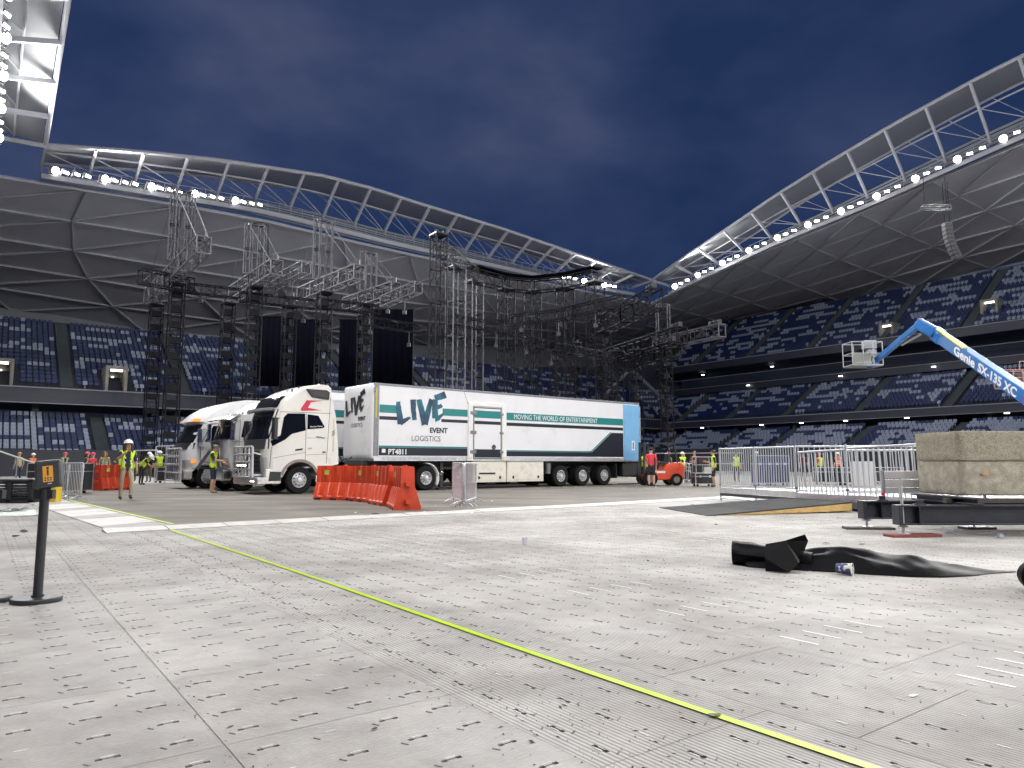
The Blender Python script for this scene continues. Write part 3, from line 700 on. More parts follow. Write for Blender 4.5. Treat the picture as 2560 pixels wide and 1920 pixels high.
def brush_mat():
    m = mat('brush_teal', (.01, .12, .2), .35)
    t = m.node_tree; b = t.nodes['Principled BSDF']; tx = t.nodes.new('ShaderNodeTexCoord'); n = t.nodes.new('ShaderNodeTexNoise'); n.inputs['Scale'].default_value = 1.7
    r = t.nodes.new('ShaderNodeValToRGB'); r.color_ramp.elements[0].position = .38; r.color_ramp.elements[0].color = (.006, .03, .075, 1); r.color_ramp.elements[1].position = .6; r.color_ramp.elements[1].color = (.004, .13, .19, 1)
    t.links.new(tx.outputs['Object'], n.inputs[0]); t.links.new(n.outputs['Fac'], r.inputs[0]); t.links.new(r.outputs[0], b.inputs['Base Color']); return m
BRUSH = brush_mat()
def logo(root, M4, sc, m=None):
    m = m or BRUSH
    K = M4 @ M.Scale(sc, 4); wk_ = 1.55
    for i, (p, w) in enumerate([
        ([(.08, .92, 0), (.02 + .1, .55, 0), (.22, .03, 0)], (.12, .2)), ([(.2, .08, 0), (.4, .16, 0), (.66, .3, 0)], (.17, .06)),      # L
        ([(.78, 1.06, 0), (.8, .6, 0), (.86, .22, 0)], (.17, .14)),                                                                       # I
        ([(1.06, 1.06, 0), (1.2, .6, 0), (1.36, .02, 0)], (.16, .2)), ([(1.36, .06, 0), (1.52, .6, 0), (1.66, 1.12, 0)], (.2, .13)),      # V
        ([(1.86, 1.12, 0), (1.84, .75, 0), (1.88, .32, 0)], (.16, .2)), ([(1.82, 1.16, 0), (2.05, 1.22, 0), (2.38, 1.34, 0)], (.15, .2)),  # E
        ([(1.86, .76, 0), (2.05, .8, 0), (2.2, .86, 0)], (.13, .1)), ([(1.86, .3, 0), (2.02, .32, 0), (2.25, .5, 0)], (.2, .06))]):
        o = stroke(p, (w[0] * wk_, w[1] * wk_), m, root, K @ M.Translation((0, 0, .0005 * i)), i + 3)
    me = text_mesh('EVENT', .3, INK, bold=.011); inst('lettering', me, root, K @ M.Translation((1.6, -.3, 0)) @ M.Scale(1.0, 4))
    me = text_mesh('LOGISTICS', .32, INK, bold=-.002, sx=.94); inst('lettering', me, root, K @ M.Translation((.72, -.66, 0)))
NEAR = lambda x, z, y=-.004: M.Translation((x, y, z)) @ M.Rotation(math.pi / 2, 4, 'X')        # text lying on the near flank
FRONT = lambda y, z, x: M.Translation((x, y, z)) @ M.Rotation(-math.pi / 2, 4, 'Z') @ M.Rotation(math.pi / 2, 4, 'X')
def trailer(label, s, v, full=True):
    t = thing('semi_trailer', label, 'trailer', TO + TU * s + TV * v, TA)
    L = 15.9
    b = MB(); b.b2((.14, 0, 1.36), (L, 2.5, 4.24)); b.build('body', TRW, t, bevel=.02)
    # rounded nose in front of the box
    b = MB(); pr = [(.135, .0), (.07, .02), (.03, .06), (.02, 1.25), (.03, 2.44), (.07, 2.48), (.135, 2.5)]
    zs = [(1.30, .05), (1.36, .02), (1.5, 0), (3.9, 0), (4.22, .0), (4.28, .04)]
    vs = [(x + dx, y, z) for z, dx in zs for x, y in pr]; n = len(pr)
    b.add(vs, [(j * n + i, j * n + i + 1, (j + 1) * n + i + 1, (j + 1) * n + i) for j in range(len(zs) - 1) for i in range(n - 1)] + [tuple(range(n))[::-1], tuple(range((len(zs) - 1) * n, len(zs) * n))])
    b.build('nose', TRW, t, True, ang=60)
    b = MB(); b.b2((.1, -.012, 4.2), (L + .01, 2.512, 4.3)); b.build('top_rail', GREYM, t, bevel=.01)
    b = MB(); b.b2((.14, -.015, 1.2), (L, 2.515, 1.4)); b.build('bottom_rail', ALU, t, bevel=.008)
    b = MB(); b.b2((.12, -.018, 1.4), (.34, .06, 4.2)); b.build('corner_post', GREYM, t, bevel=.01)
    b = MB(); b.b2((.17, -.024, 2.9), (.24, -.016, 4.1)); b.build('reflector_tape', mat('yellow_reflector', (.5, .42, .05), .4), t)
    b = MB(); b.b2((.5, .75, .85), (L - .3, .95, 1.2)); b.b2((.5, 1.55, .85), (L - .3, 1.75, 1.2)); b.build('chassis_rails', FRAME, t)
    if full:
        y0, y1 = -.0035, .001
        def pl(x0, x1, z0, z1, m, nm, y=y0): MB().b2((x0, y, z0), (x1, y1, z1)).build(nm, m, t)
        pl(.36, 1.13, 3.12, 3.44, TEAL, 'stripe'); pl(.36, 1.17, 2.84, 2.98, NAVY, 'stripe')
        pl(3.36, 4.66, 3.12, 3.42, TEAL, 'stripe'); pl(3.3, 4.66, 2.84, 2.97, NAVY, 'stripe')
        pl(6.82, 14.62, 3.06, 3.4, TEAL, 'stripe'); pl(6.82, 14.62, 2.8, 2.95, NAVY, 'stripe')
        pl(.36, 4.66, 1.42, 1.74, NAVY, 'stripe'); pl(.36, 4.66, 1.745, 1.81, TEAL, 'stripe'); pl(6.82, 11.95, 1.42, 1.64, NAVY, 'stripe'); pl(6.82, 11.95, 1.645, 1.7, TEAL, 'stripe')
        MB().prism([(11.95, y0, 1.42), (14.62, y0, 1.42), (14.62, y0, 2.66), (13.75, y0, 2.66), (12.3, y0, 1.66), (11.95, y0, 1.64)], (0, .0045, 0)).build('stripe', NAVY, t)
        MB().prism([(11.95, y0, 1.645), (12.28, y0, 1.665), (13.73, y0, 2.665), (13.67, y0, 2.7), (12.24, y0, 1.72), (11.95, y0, 1.7)], (0, .0045, 0)).build('stripe', TEAL, t)
        logo(t, NEAR(1.12, 2.68, -.006), 1.0)
        inst('lettering', text_mesh('MOVING THE WORLD OF ENTERTAINMENT', .32, mat('white_ink', (.8, .8, .8), .4), bold=-.001, sx=.86), t, NEAR(7.25, 3.12, -.006))
        inst('lettering', text_mesh('PT4811', .3, mat('white_ink'), bold=.006, sx=.95), t, NEAR(.78, 1.47, -.006))
        MB().b2((.5, -.006, 1.53), (.66, -.0035, 1.68)).build('sticker', mat('white_ink'), t)
        # side door with raised frame, hinges, handle
        b = MB(); b.b2((4.68, -.05, 1.22), (4.92, .0, 3.62)); b.b2((6.55, -.05, 1.22), (6.8, .0, 3.62)); b.b2((4.68, -.05, 3.6), (6.8, 0, 3.78)); b.build('door_frame', WHITE, t, bevel=.015)
        d = MB().b2((5.0, -.028, 1.34), (6.48, -.004, 3.52)).build('side_door', TRW, t, bevel=.01)
        MB().b2((5.02, -.034, 3.1), (6.46, -.0275, 3.42)).build('stripe', TEAL, d); MB().b2((5.02, -.034, 2.82), (6.46, -.0275, 2.96)).build('stripe', NAVY, d); MB().b2((5.02, -.034, 1.36), (6.46, -.0275, 1.72)).build('stripe', NAVY, d)
        b = MB(); 
        for x in (4.985, 6.495): b.b2((x - .012, -.036, 1.3), (x + .012, -.02, 3.56))
        b.b2((4.98, -.036, 3.53), (6.5, -.02, 3.555)); b.b2((4.98, -.036, 1.3), (6.5, -.02, 1.325)); b.build('door_seal', FRAME, d)
        for z in (1.6, 2.45, 3.3):
            MB().b2((4.78, -.075, z - .07), (5.1, -.04, z + .07)).build('hinge', GREYM, d, bevel=.01)
            MB().b2((6.4, -.06, z - .05), (6.62, -.04, z + .05)).build('latch', GREYM, d, bevel=.01)
        MB().lathe([(.0, -.05), (.11, -.05), (.12, -.03)], (6.08, 0, 1.82), 18, 'y').build('door_handle', CHROME, d, True)
        b = MB(); b.b2((4.6, -.07, 1.2), (4.9, .0, 1.42)); b.b2((6.6, -.07, 1.2), (6.9, 0, 1.42)); b.build('sill_block', CREAM, t, bevel=.04)
        MB().prism([(4.45, -.004, 4.2), (4.47, -.004, 4.2), (4.7, -.004, 3.66), (4.68, -.004, 3.66)], (0, .005, 0)).build('panel_joint', GREYM, t)
        for x0, x1 in ((4.55, 5.05), ): pass
        for x0, x1 in ((4.95, 6.82), (6.88, 9.08)):
            bx = MB().b2((x0, .02, .27), (x1, .75, 1.19)).build('belly_box', CREAM, t, bevel=.02)
            MB().b2((x0 + .06, .005, .36), (x1 - .06, .025, 1.12)).build('box_lid', CREAM, bx, bevel=.012)
            for xx in (x0 + .35, x1 - .35): MB().b2((xx - .05, -.01, .42), (xx + .05, .006, .54)).build('latch', FRAME, bx)
        MB().b2((5.3, -.003, .62), (6.2, .006, .7)).build('vent_slot', FRAME, t)
        for x in (10.2, 11.67, 13.2): axle(t, x, dual=True)
        b = MB()
        for k in range(13):
            a = math.pi * k / 12
        b.prism([(14.02, .02, 1.1), (14.1, .02, 1.05), (14.14, .02, .35), (14.1, .02, .35), (14.06, .02, 1.0)], (0, .6, 0)); b.b2((9.25, .05, .8), (9.6, .3, 1.15)); b.build('mudflap', FRAME, t)
        b = MB(); b.tube((9.45, .15, .62), (9.45, .15, 1.1), .14, n=12); b.build('air_tank', GREYM, t, True)
        b = MB(); b.b2((14.65, .1, .45), (L - .1, 2.4, 1.1)); b.build('rear_underframe', FRAME, t, bevel=.03)
        b = MB(); b.b2((L - .15, -.01, .38), (L - .05, 2.51, .5)); b.tube((L - .1, .05, .5), (L - .1, .05, 1.3), .025); b.build('rear_bumper', GREYM, t)
        bd = MB().b2((14.66, -.045, 1.24), (15.9, -.004, 4.16)).build('open_rear_door', SKYB, t, bevel=.015)
        MB().b2((15.22, -.052, 1.78), (15.45, -.044, 2.28)).build('notice_plate', mat('white_ink'), bd); MB().b2((15.29, -.06, 1.85), (15.38, -.05, 2.2)).build('lock_handle', GREYM, bd)
        MB().b2((15.88, -.06, 1.3), (15.93, -.02, 4.1)).build('door_edge', ALU, bd)
        b = MB(); b.b2((3.4, .2, .1), (3.55, .35, 1.2)); b.b2((3.4, 2.15, .1), (3.55, 2.3, 1.2)); b.b2((3.3, .12, .0), (3.65, .42, .06)); b.b2((3.3, 2.08, 0), (3.65, 2.38, .06)); b.build('landing_leg', FRAME, t)
        b = MB()
        for k in range(60): b.b2((.5 + k * .06, -.019, 1.24), (.515 + k * .06, -.0145, 1.36))
        b.build('rivet_row', GREYM, t)
        logo(t, FRONT(2.3, 3.05, .012), .72, INK)
        b = MB()
        for k, (yy, zz) in enumerate(((.12, 3.95), (.12, 4.08))): b.lathe([(0, -.02), (.04, -.02), (.045, 0)], (.12, -.015, zz), 10, 'y')
        b.build('marker_lamp', CHROME, t, True)
        b = MB(); b.b2((-.1, .5, 1.05), (.9, 2.0, 1.22)); b.build('coupling_plate', FRAME, t)
    else:
        y0, y1 = -.0035, .001
        for x0, x1 in ((.36, 1.13), (3.36, 14.6)):
            MB().b2((x0, y0, 3.12), (x1, y1, 3.44)).build('stripe', TEAL, t); MB().b2((x0, y0, 2.84), (x1, y1, 2.97)).build('stripe', NAVY, t)
        MB().b2((.36, y0, 1.42), (14.6, y1, 1.74)).build('stripe', NAVY, t); MB().b2((.36, y0, 1.745), (14.6, y1, 1.81)).build('stripe', TEAL, t)
        logo(t, NEAR(1.12, 2.68, -.006), 1.0)
        for x in (10.2, 11.67, 13.2): axle(t, x, dual=True)
        b = MB(); b.b2((3.4, .2, .1), (3.55, .35, 1.2)); b.b2((3.4, 2.15, .1), (3.55, 2.3, 1.2)); b.build('landing_leg', FRAME, t)
    return t
trailer('long white trailer with teal stripes, big brush lettering and pale blue rear door', 0, 0)
trailer('second white trailer with teal stripes, mostly hidden behind the nearest trailer', -.25, 3.9, False)
trailer('third white trailer hidden behind the other two trailers', -.6, 7.6, False)
# ------------------------------------------------------------------ cabs
def cab_shell(root, prof, nfront, bulge, m, Wd=2.5, round_=.22, name='cab'):
    # prof: closed side outline (x, z); first nfront points belong to the front face and bulge forward in plan
    ys = [0, .03, .1, .25, .6, 1.25, 1.9, 2.25, 2.4, 2.47, 2.5]
    b = MB(); n = len(prof)
    for y in ys:
        e = min(y, Wd - y)
        k = 0 if e >= round_ else (1 - math.sqrt(max(0, 1 - ((round_ - e) / round_) ** 2)))
        c = 1 - (2 * y / Wd - 1) ** 2
        for i, (x, z) in enumerate(prof):
            dx = 0
            if i < nfront: dx = k * round_ - bulge * c
            b.v.append((x + dx, y, z))
    for j in range(len(ys) - 1):
        for i in range(n): b.f.append((j * n + i, j * n + (i + 1) % n, (j + 1) * n + (i + 1) % n, (j + 1) * n + i)); b.m.append(0)
    b.f.append(tuple(range(n))); b.m.append(0); b.f.append(tuple(range((len(ys) - 1) * n, len(ys) * n))[::-1]); b.m.append(0)
    return b.build(name, m, root, True, ang=42)
def front_patch(root, pts, bulge, out, m, name, y0=.12, y1=2.38, Wd=2.5, round_=.22, th=.02, n=12):
    b = MB(); k = len(pts)
    for side in (0, th):
        for j in range(n + 1):
            y = y0 + (y1 - y0) * j / n; e = min(y, Wd - y)
            kk = 0 if e >= round_ else (1 - math.sqrt(max(0, 1 - ((round_ - e) / round_) ** 2))); c = 1 - (2 * y / Wd - 1) ** 2
            for x, z in pts: b.v.append((x + kk * round_ - bulge * c - out + side, y, z))
    N = (n + 1) * k
    for j in range(n):
        for i in range(k - 1):
            a = j * k + i; b.f.append((a, a + k, a + k + 1, a + 1)); b.f.append((N + a, N + a + 1, N + a + k + 1, N + a + k)); b.m += [0, 0]
    for i in range(k - 1):
        b.f.append((i, i + 1, N + i + 1, N + i)); b.f.append((n * k + i, N + n * k + i, N + n * k + i + 1, n * k + i + 1)); b.m += [0, 0]
    for j in range(n):
        b.f.append((j * k, N + j * k, N + (j + 1) * k, (j + 1) * k)); b.f.append((j * k + k - 1, (j + 1) * k + k - 1, N + (j + 1) * k + k - 1, N + j * k + k - 1)); b.m += [0, 0]
    return b.build(name, m, root, True, ang=40)
def flank(root, pts, m, name, y=-.012, th=.014, both=True, bevel=0.):
    o = MB().prism([(x, y, z) for x, z in pts], (0, th, 0)).build(name, m, root, bevel=bevel)
    if both: MB().prism([(x, 2.5 - y - th, z) for x, z in pts], (0, th, 0)).build(name, m, root, bevel=bevel)
    return o
def arch(cx, r, x0, x1, z0, n=14):            # outline points over a wheel, rear to front
    return [(cx + r * math.cos(a), .5 + r * math.sin(a)) for a in [math.pi * (-.06 + 1.12 * k / n) for k in range(n + 1)]]
def bull_bar(root, x, y0, y1, z0, z1, m, posts=5, rails=5):
    b = MB()
    for k in range(posts):
        y = y0 + (y1 - y0) * k / (posts - 1); b.beam((x + .05, y, z0), (x + .02, y, z1), .07, .05)
    for k in range(rails):
        z = z0 + (z1 - z0) * k / (rails - 1); b.tube((x, y0, z), (x, y1, z), .035, n=8)
    b.tube((x, y0, z0), (x, y0, z1), .045); b.tube((x, y1, z0), (x, y1, z1), .045)
    return b.build('bull_bar', m, root, True)
def mirror(root, x, y, z, h, m=BLACK, w=.26, d=.14):
    o = MB().box((x, y, z), (d, w, h)).build('mirror', m, root, bevel=.03)
    MB().box((x + d / 2 + .003, y, z), (.006, w - .05, h - .08)).build('mirror_glass', CHROME, o)
    b = MB(); b.tube((x, y, z + h / 2 - .05), (x + .35, y + .32 if y < 1 else y - .32, z + h / 2 + .02), .02); b.tube((x, y, z - h / 2 + .05), (x + .35, y + .32 if y < 1 else y - .32, z - h / 2), .02); b.build('mirror_arm', m, o)
    return o
def chassis(root, xf, xr):
    b = MB(); b.b2((xf, .75, .62), (xr, .95, .92)); b.b2((xf, 1.55, .62), (xr, 1.75, .92)); b.build('chassis_rails', FRAME, root)
GREYT = mat('arch_trim', (.24, .2, .18), .55); LAMP = mat('lamp_glass', (.55, .56, .58), .1, spec=.8); AMBER = mat('amber_lens', (.8, .25, .03), .25, emit=.6, ecol=(1, .35, .05))
LED = mat('led_lamp', (1, 1, 1), .3, emit=4)
CABW = mat('cab_white', (.76, .74, .69), .3, var=.04, vscale=1.3, coat=.35, dirt=(.5, .45, .36), dscale=1.1, damt=.25)
RED = mat('red_vinyl', (.55, .01, .05), .35)
# --- nearest truck
def near_truck():
    t = thing('cabover_truck', 'nearest white cab over truck with red chevron and bull bar', 'truck', TO, TA)
    aw = arch(-2.85, .66, 0, 0, 0)
    prof = [(-4.02, .62), (-4.06, 1.0), (-4.1, 1.6), (-4.08, 1.95), (-3.98, 2.3), (-3.86, 2.75), (-3.74, 3.12), (-3.62, 3.38), (-3.4, 3.6), (-3.0, 3.84), (-2.6, 3.99), (-2.25, 4.06), (-1.85, 4.05), (-1.72, 3.95), (-1.66, 3.55), (-1.5, 2.9), (-1.36, 1.6), (-1.34, 1.08), (-1.7, 1.0)] + [(x, z) for x, z in aw if z > .95] + [(-3.5, .62)]
    cab_shell(t, prof, 11, .13, CABW)
    front_patch(t, [(-4.085, 1.98), (-3.98, 2.3), (-3.86, 2.75), (-3.76, 3.06)], .13, .012, GLASS, 'windscreen', .06, 2.44)
    front_patch(t, [(-4.1, 1.62), (-4.085, 1.97)], .13, .014, mat('dark_trim', (.06, .06, .065), .4), 'wiper_panel', .04, 2.46)
    front_patch(t, [(-4.03, .78), (-4.06, 1.0), (-4.1, 1.55)], .13, .03, mat('grille_grey', (.13, .13, .14), .45, metal=.3), 'grille', .42, 2.08)
    for k in range(5): front_patch(t, [(-4.04 - .012 * k, .82 + .15 * k), (-4.045 - .012 * k, .9 + .15 * k)], .13, .05, FRAME, 'grille_slat', .46, 2.04)
    for y in (.06, 2.04):
        front_patch(t, [(-4.02, .75), (-4.06, 1.05), (-4.08, 1.32)], .13, .03, LAMP, 'headlight', y, y + .4)
    front_patch(t, [(-3.74, 3.14), (-3.62, 3.38), (-3.44, 3.57)], .13, .03, GLASS, 'roof_sign', .1, 2.4)
    v = front_patch(t, [(-3.86, 2.98), (-3.93, 3.02), (-3.86, 3.12)], .13, .14, mat('smoked_visor', (.35, .35, .36), .15, metal=.5), 'sun_visor', .03, 2.47)
    # bumper, bull bar
    b = MB(); b.b2((-4.42, -.02, .34), (-4.08, 2.52, .62)); b.build('bumper', ALU, t, bevel=.05)
    b = MB(); b.b2((-4.1, .005, .38), (-3.55, .3, .9)); b.b2((-4.1, 2.2, .38), (-3.55, 2.495, .9)); b.build('corner_step', CABW, t, bevel=.03)
    flank(t, [(-4.0, .48), (-3.58, .48), (-3.54, .8), (-3.96, .82)], FRAME, 'step_recess', -.006, .02)
    bb = bull_bar(t, -4.52, .3, 2.2, .62, 1.7, ALU, 6, 5)
    b = MB(); b.b2((-4.56, .7, .98), (-4.5, 1.8, 1.1)); b.build('light_bar', GLASS, t)
    for k in range(6): MB().b2((-4.575, .74 + .17 * k, 1.01), (-4.56, .84 + .17 * k, 1.06)).build('led_lamp', LED, t)
    for k in range(3): MB().b2((-4.43, .28 + .14 * k, .45), (-4.418, .36 + .14 * k, .49)).build('led_lamp', LED, t)
    b = MB(); b.beam((-4.5, .3, .7), (-4.1, .35, .7), .06, .06); b.beam((-4.5, 2.2, .7), (-4.1, 2.15, .7), .06, .06); b.beam((-4.5, .3, 1.5), (-4.1, .35, 1.4), .05, .05); b.beam((-4.5, 2.2, 1.5), (-4.1, 2.15, 1.4), .05, .05); b.build('bar_bracket', ALU, t)
    # flanks
    flank(t, [(-3.62, 2.12), (-3.52, 2.78), (-3.38, 2.92), (-2.72, 2.94), (-2.68, 2.32), (-3.2, 2.18), (-3.45, 1.96), (-3.9, 1.72), (-3.98, 1.9)], GLASS, 'side_window', -.008)
    flank(t, [(-2.62, 2.36), (-2.62, 2.92), (-2.2, 2.88), (-1.94, 2.48), (-2.0, 2.42)], GLASS, 'side_window', -.008)
    flank(t, [(-2.72, 3.92 - .06), (-2.48, 3.56), (-1.8, 3.5), (-1.78, 3.78), (-1.9, 3.86)], FRAME, 'roof_vent', -.05, .06, bevel=.015)
    flank(t, [(-2.6, 3.78), (-2.42, 3.62), (-1.88, 3.57), (-1.87, 3.74), (-1.95, 3.79)], BLACK, 'vent_grille', -.056, .01)
    flank(t, [(-2.68, 3.44), (-2.02, 3.46), (-2.5, 3.37), (-2.62, 3.16), (-2.06, 3.09), (-2.86, 3.03), (-2.9, 3.1)], RED, 'chevron', -.004, .005)
    for pts in ([(-2.67, 1.1), (-2.655, 1.1), (-2.655, 2.95), (-2.67, 2.95)], [(-3.66, 2.96), (-1.7, 2.98), (-1.7, 2.995), (-3.66, 2.975)], [(-1.84, 1.1), (-1.825, 1.1), (-1.72, 3.6), (-1.735, 3.6)], [(-3.98, .95), (-3.965, .95), (-3.93, 1.7), (-3.945, 1.7)], [(-3.9, 1.3), (-2.66, 1.52), (-2.66, 1.508), (-3.9, 1.288)], [(-2.62, 2.05), (-1.84, 2.06), (-1.84, 2.05), (-2.62, 2.04)], [(-2.66, 1.42), (-1.84, 1.46), (-1.84, 1.45), (-2.66, 1.41)]):
        flank(t, pts, FRAME, 'panel_joint', -.003, .005, False)
    flank(t, [(-2.3, 2.08), (-1.95, 2.02), (-1.92, 2.07), (-2.22, 2.12)], GREYM, 'intake_slat', -.006, .01, False)
    flank(t, [(-3.05, 1.62), (-2.78, 1.66), (-2.78, 1.6), (-3.05, 1.56)], FRAME, 'door_handle', -.02, .025)
    flank(t, [(-1.6, 1.55), (-1.53, 1.55), (-1.55, 2.8), (-1.6, 2.8)], mat('pale_trim', (.6, .52, .42), .5), 'pinstripe', -.004, .005, False)
    for k in range(3): flank(t, [(-1.64, 2.12 + .07 * k), (-1.52, 2.2 + .07 * k), (-1.52, 2.23 + .07 * k), (-1.64, 2.15 + .07 * k)], INK, 'slash_mark', -.008, .005, False)
    flank(t, [(-2.0, 1.5), (-1.87, 1.5), (-1.87, 1.55), (-2.0, 1.55)], FRAME, 'badge', -.006, .006, False)
    inst('lettering', text_mesh('600', .1, GREYM, shear=.3), t, NEAR(-2.58, 1.62, -.005))
    inst('lettering', text_mesh('Window Tinting', .075, mat('white_ink'), shear=.2), t, NEAR(-2.52, 2.43, -.0105) @ M.Rotation(.09, 4, 'Z'))
    # arch trim
    b = MB(); ar = [(-2.85 + r_ * math.cos(a), .5 + r_ * math.sin(a)) for r_ in (.76, .66) for a in [math.pi * (.12 + .8 * k / 14) for k in range(15)]]
    for y in (-.02, 2.38):
        b.add([(x, yy, z) for yy in (y, y + .14) for x, z in ar], [(i, i + 1, 16 + i, 15 + i) for i in range(14)] + [(30 + i, 45 + i, 46 + i, 31 + i) for i in range(14)] + [(i, 30 + i, 31 + i, i + 1) for i in range(14)] + [(15 + i, 16 + i, 46 + i, 45 + i) for i in range(14)])
    b.build('wheel_arch', GREYT, t, True)
    flank(t, [(-2.2, .4), (-2.06, .4), (-2.02, 1.0), (-2.26, 1.0)], CABW, 'sill_panel', .0, .1)
    flank(t, [(-1.5, .5), (.4, .5), (.4, 1.0), (-1.5, 1.0)], ALU, 'fuel_tank', .05, .6, bevel=.08)
    mirror(t, -3.92, -.2, 2.35, .78, BLACK); mirror(t, -3.92, 2.7, 2.35, .78, BLACK)
    MB().lathe([(.09, 0), (.08, .04), (.04, .08), (.01, .09)], (-2.0, .5, 4.05), 12).build('beacon', mat('clear_lens', (.8, .8, .82), .2), t, True)
    b = MB()
    for x, z in ((-3.2, 3.74), (-2.95, 3.88)): b.tube((x, .12, z), (x, .12, z + .09), .035)
    b.build('roof_marker', FRAME, t); MB().tube((-3.3, .3, 3.7), (-3.42, .3, 4.25), .008).build('aerial', FRAME, t)
    axle(t, -2.85); axle(t, 1.25, dual=True); axle(t, 2.6, dual=True)
    b = MB(); pts = [(2.6 + .6 * math.cos(a), .5 + .6 * math.sin(a)) for a in [R(-30 + 10 * k) for k in range(13)]]
    for y in (0.0, 1.9):
        b.add([(x, yy, z) for yy in (y, y + .6) for x, z in pts], [(i, i + 1, 14 + i, 13 + i) for i in range(12)])
    o = b.build('mudguard', WHITE, t, True); sd = o.modifiers.new('t', 'SOLIDIFY'); sd.thickness = .03
    b = MB(); b.beam((3.18, .1, .75), (3.35, .0, .62), .03, .03); b.ball((3.36, -.02, .72), .05); b.build('marker_arm', CHROME, t, True)
    chassis(t, -3.9, 3.3)
    b = MB(); b.path([(-1.3, .9, 1.25), (-1.0, .8, 1.5), (-.7, .9, 1.15), (-.3, 1.0, 1.35)], .035); b.path([(-1.3, 1.2, 1.3), (-.9, 1.1, 1.1), (-.4, 1.2, 1.3)], .03); b.build('air_line', FRAME, t, True)
    return t
near_truck()
# --- middle truck: flat fronted, narrow windscreen with peaked visor
def mid_truck():
    t = thing('cabover_truck', 'middle white cab over truck with steel visor and chrome bumper', 'truck', TO + TU * -.4 + TV * 3.9, TA)
    aw = arch(-3.15, .56, 0, 0, 0)
    prof = [(-3.62, .8), (-3.7, 1.2), (-3.72, 1.95), (-3.62, 2.3), (-3.48, 2.92), (-3.42, 3.05), (-3.0, 3.14), (-2.5, 3.5), (-2.2, 3.72), (-1.8, 3.8), (-1.5, 3.7), (-1.4, 2.8), (-1.36, 1.1), (-2.0, 1.05)] + [(x, z) for x, z in aw if z > .95] + [(-3.45, .8)]
    W2 = mat('cab_white_cool', (.76, .76, .76), .3, var=.05, vscale=1.2, coat=.35, dirt=(.45, .42, .37), dscale=1.3, damt=.25)
    cab_shell(t, prof, 6, .1, W2)
    front_patch(t, [(-3.7, 2.08), (-3.62, 2.3), (-3.5, 2.84)], .1, .012, GLASS, 'windscreen', .1, 2.4)
    b = MB(); b.b2((-3.74, 1.22, 2.0), (-3.5, 1.28, 2.95)); b.build('windscreen_divider', W2, t)
    front_patch(t, [(-3.86, 2.84), (-3.98, 2.86), (-3.6, 3.06), (-3.42, 3.1)], .1, .02, mat('steel_visor', (.55, .54, .52), .25, metal=.8), 'sun_visor', .0, 2.5)
    front_patch(t, [(-3.66, .95), (-3.76, 1.2), (-3.8, 2.0)], .1, .05, mat('grille_dark', (.04, .04, .045), .4, metal=.4), 'grille', .75, 1.75)
    for k in range(9): front_patch(t, [(-3.7, 1.0), (-3.8, 1.2), (-3.84, 1.98)], .1, .05, CHROME, 'grille_bar', .78 + .115 * k, .8 + .115 * k, n=2)
    for yy in (.66, 1.78): front_patch(t, [(-3.68, .93), (-3.78, 1.2), (-3.82, 2.05)], .1, .055, CHROME, 'grille_surround', yy, yy + .07, n=2)
    b = MB(); b.b2((-4.0, -.03, .42), (-3.62, 2.53, .86)); b.build('bumper', CHROME, t, bevel=.06)
    for y in (.12, 1.95): front_patch(t, [(-3.64, 1.0), (-3.7, 1.3)], .1, .03, LAMP, 'headlight', y, y + .42)
    flank(t, [(-3.32, 2.15), (-3.22, 2.8), (-2.75, 2.82), (-2.72, 2.12)], GLASS, 'side_window', -.008)
    flank(t, [(-3.3, 1.38), (-2.86, 1.38), (-2.86, 1.8), (-3.3, 1.8)], GLASS, 'peep_window', -.008)
    flank(t, [(-2.62, 2.1), (-2.55, 2.75), (-1.9, 2.75), (-1.85, 2.1)], GLASS, 'side_window', -.008)
    for pts in ([(-3.42, 1.12), (-3.405, 1.12), (-3.36, 2.86), (-3.375, 2.86)], [(-2.68, 1.12), (-2.665, 1.12), (-2.66, 2.9), (-2.675, 2.9)], [(-3.42, 1.12), (-2.67, 1.12), (-2.67, 1.135), (-3.42, 1.135)], [(-3.7, 1.96), (-1.4, 2.0), (-1.4, 2.01), (-3.7, 1.97)]):
        flank(t, pts, FRAME, 'panel_joint', -.003, .005, False)
    flank(t, [(-3.34, 1.02), (-3.18, 1.02), (-3.18, 1.08), (-3.34, 1.08)], AMBER, 'side_marker', -.015, .02)
    mirror(t, -3.75, -.28, 2.4, .8, CHROME, .2); mirror(t, -3.75, 2.78, 2.4, .8, CHROME, .2)
    b = MB()
    for y in (.3, .8, 1.25, 1.7, 2.2): b.lathe([(.05, 0), (.05, .06), (.02, .09)], (-3.2, y, 3.1), 10)
    b.build('roof_marker', CHROME, t, True)
    b = MB(); b.b2((-2.55, -.2, 1.2), (-2.2, .06, 2.9)); o = b.build('locker_box', mat('rust_panel', (.16, .06, .035), .5), t)
    for k in range(6): MB().ball((-2.58, -.17, 2.15 + .13 * k), .03).build('lamp_bead', mat('warm_lamp', (1, .75, .4), .3, emit=3., ecol=(1, .7, .35)), o)
    b = MB()
    for k in range(5): b.path([(-3.78 + .03 * k, .25 + .15 * k, 2.06), (-3.82, .6 + .2 * k, 2.22 + .04 * (k % 2)), (-3.75, 1.0 + .2 * k, 2.1)], .014, 5)
    b.build('wiper_arm', FRAME, t)
    axle(t, -3.15); axle(t, 1.3, dual=True); axle(t, 2.65, dual=True); chassis(t, -3.6, 3.4)
    flank(t, [(-1.3, .45), (.5, .45), (.5, 1.0), (-1.3, 1.0)], CHROME, 'fuel_tank', .05, .6, bevel=.1)
    return t
mid_truck()
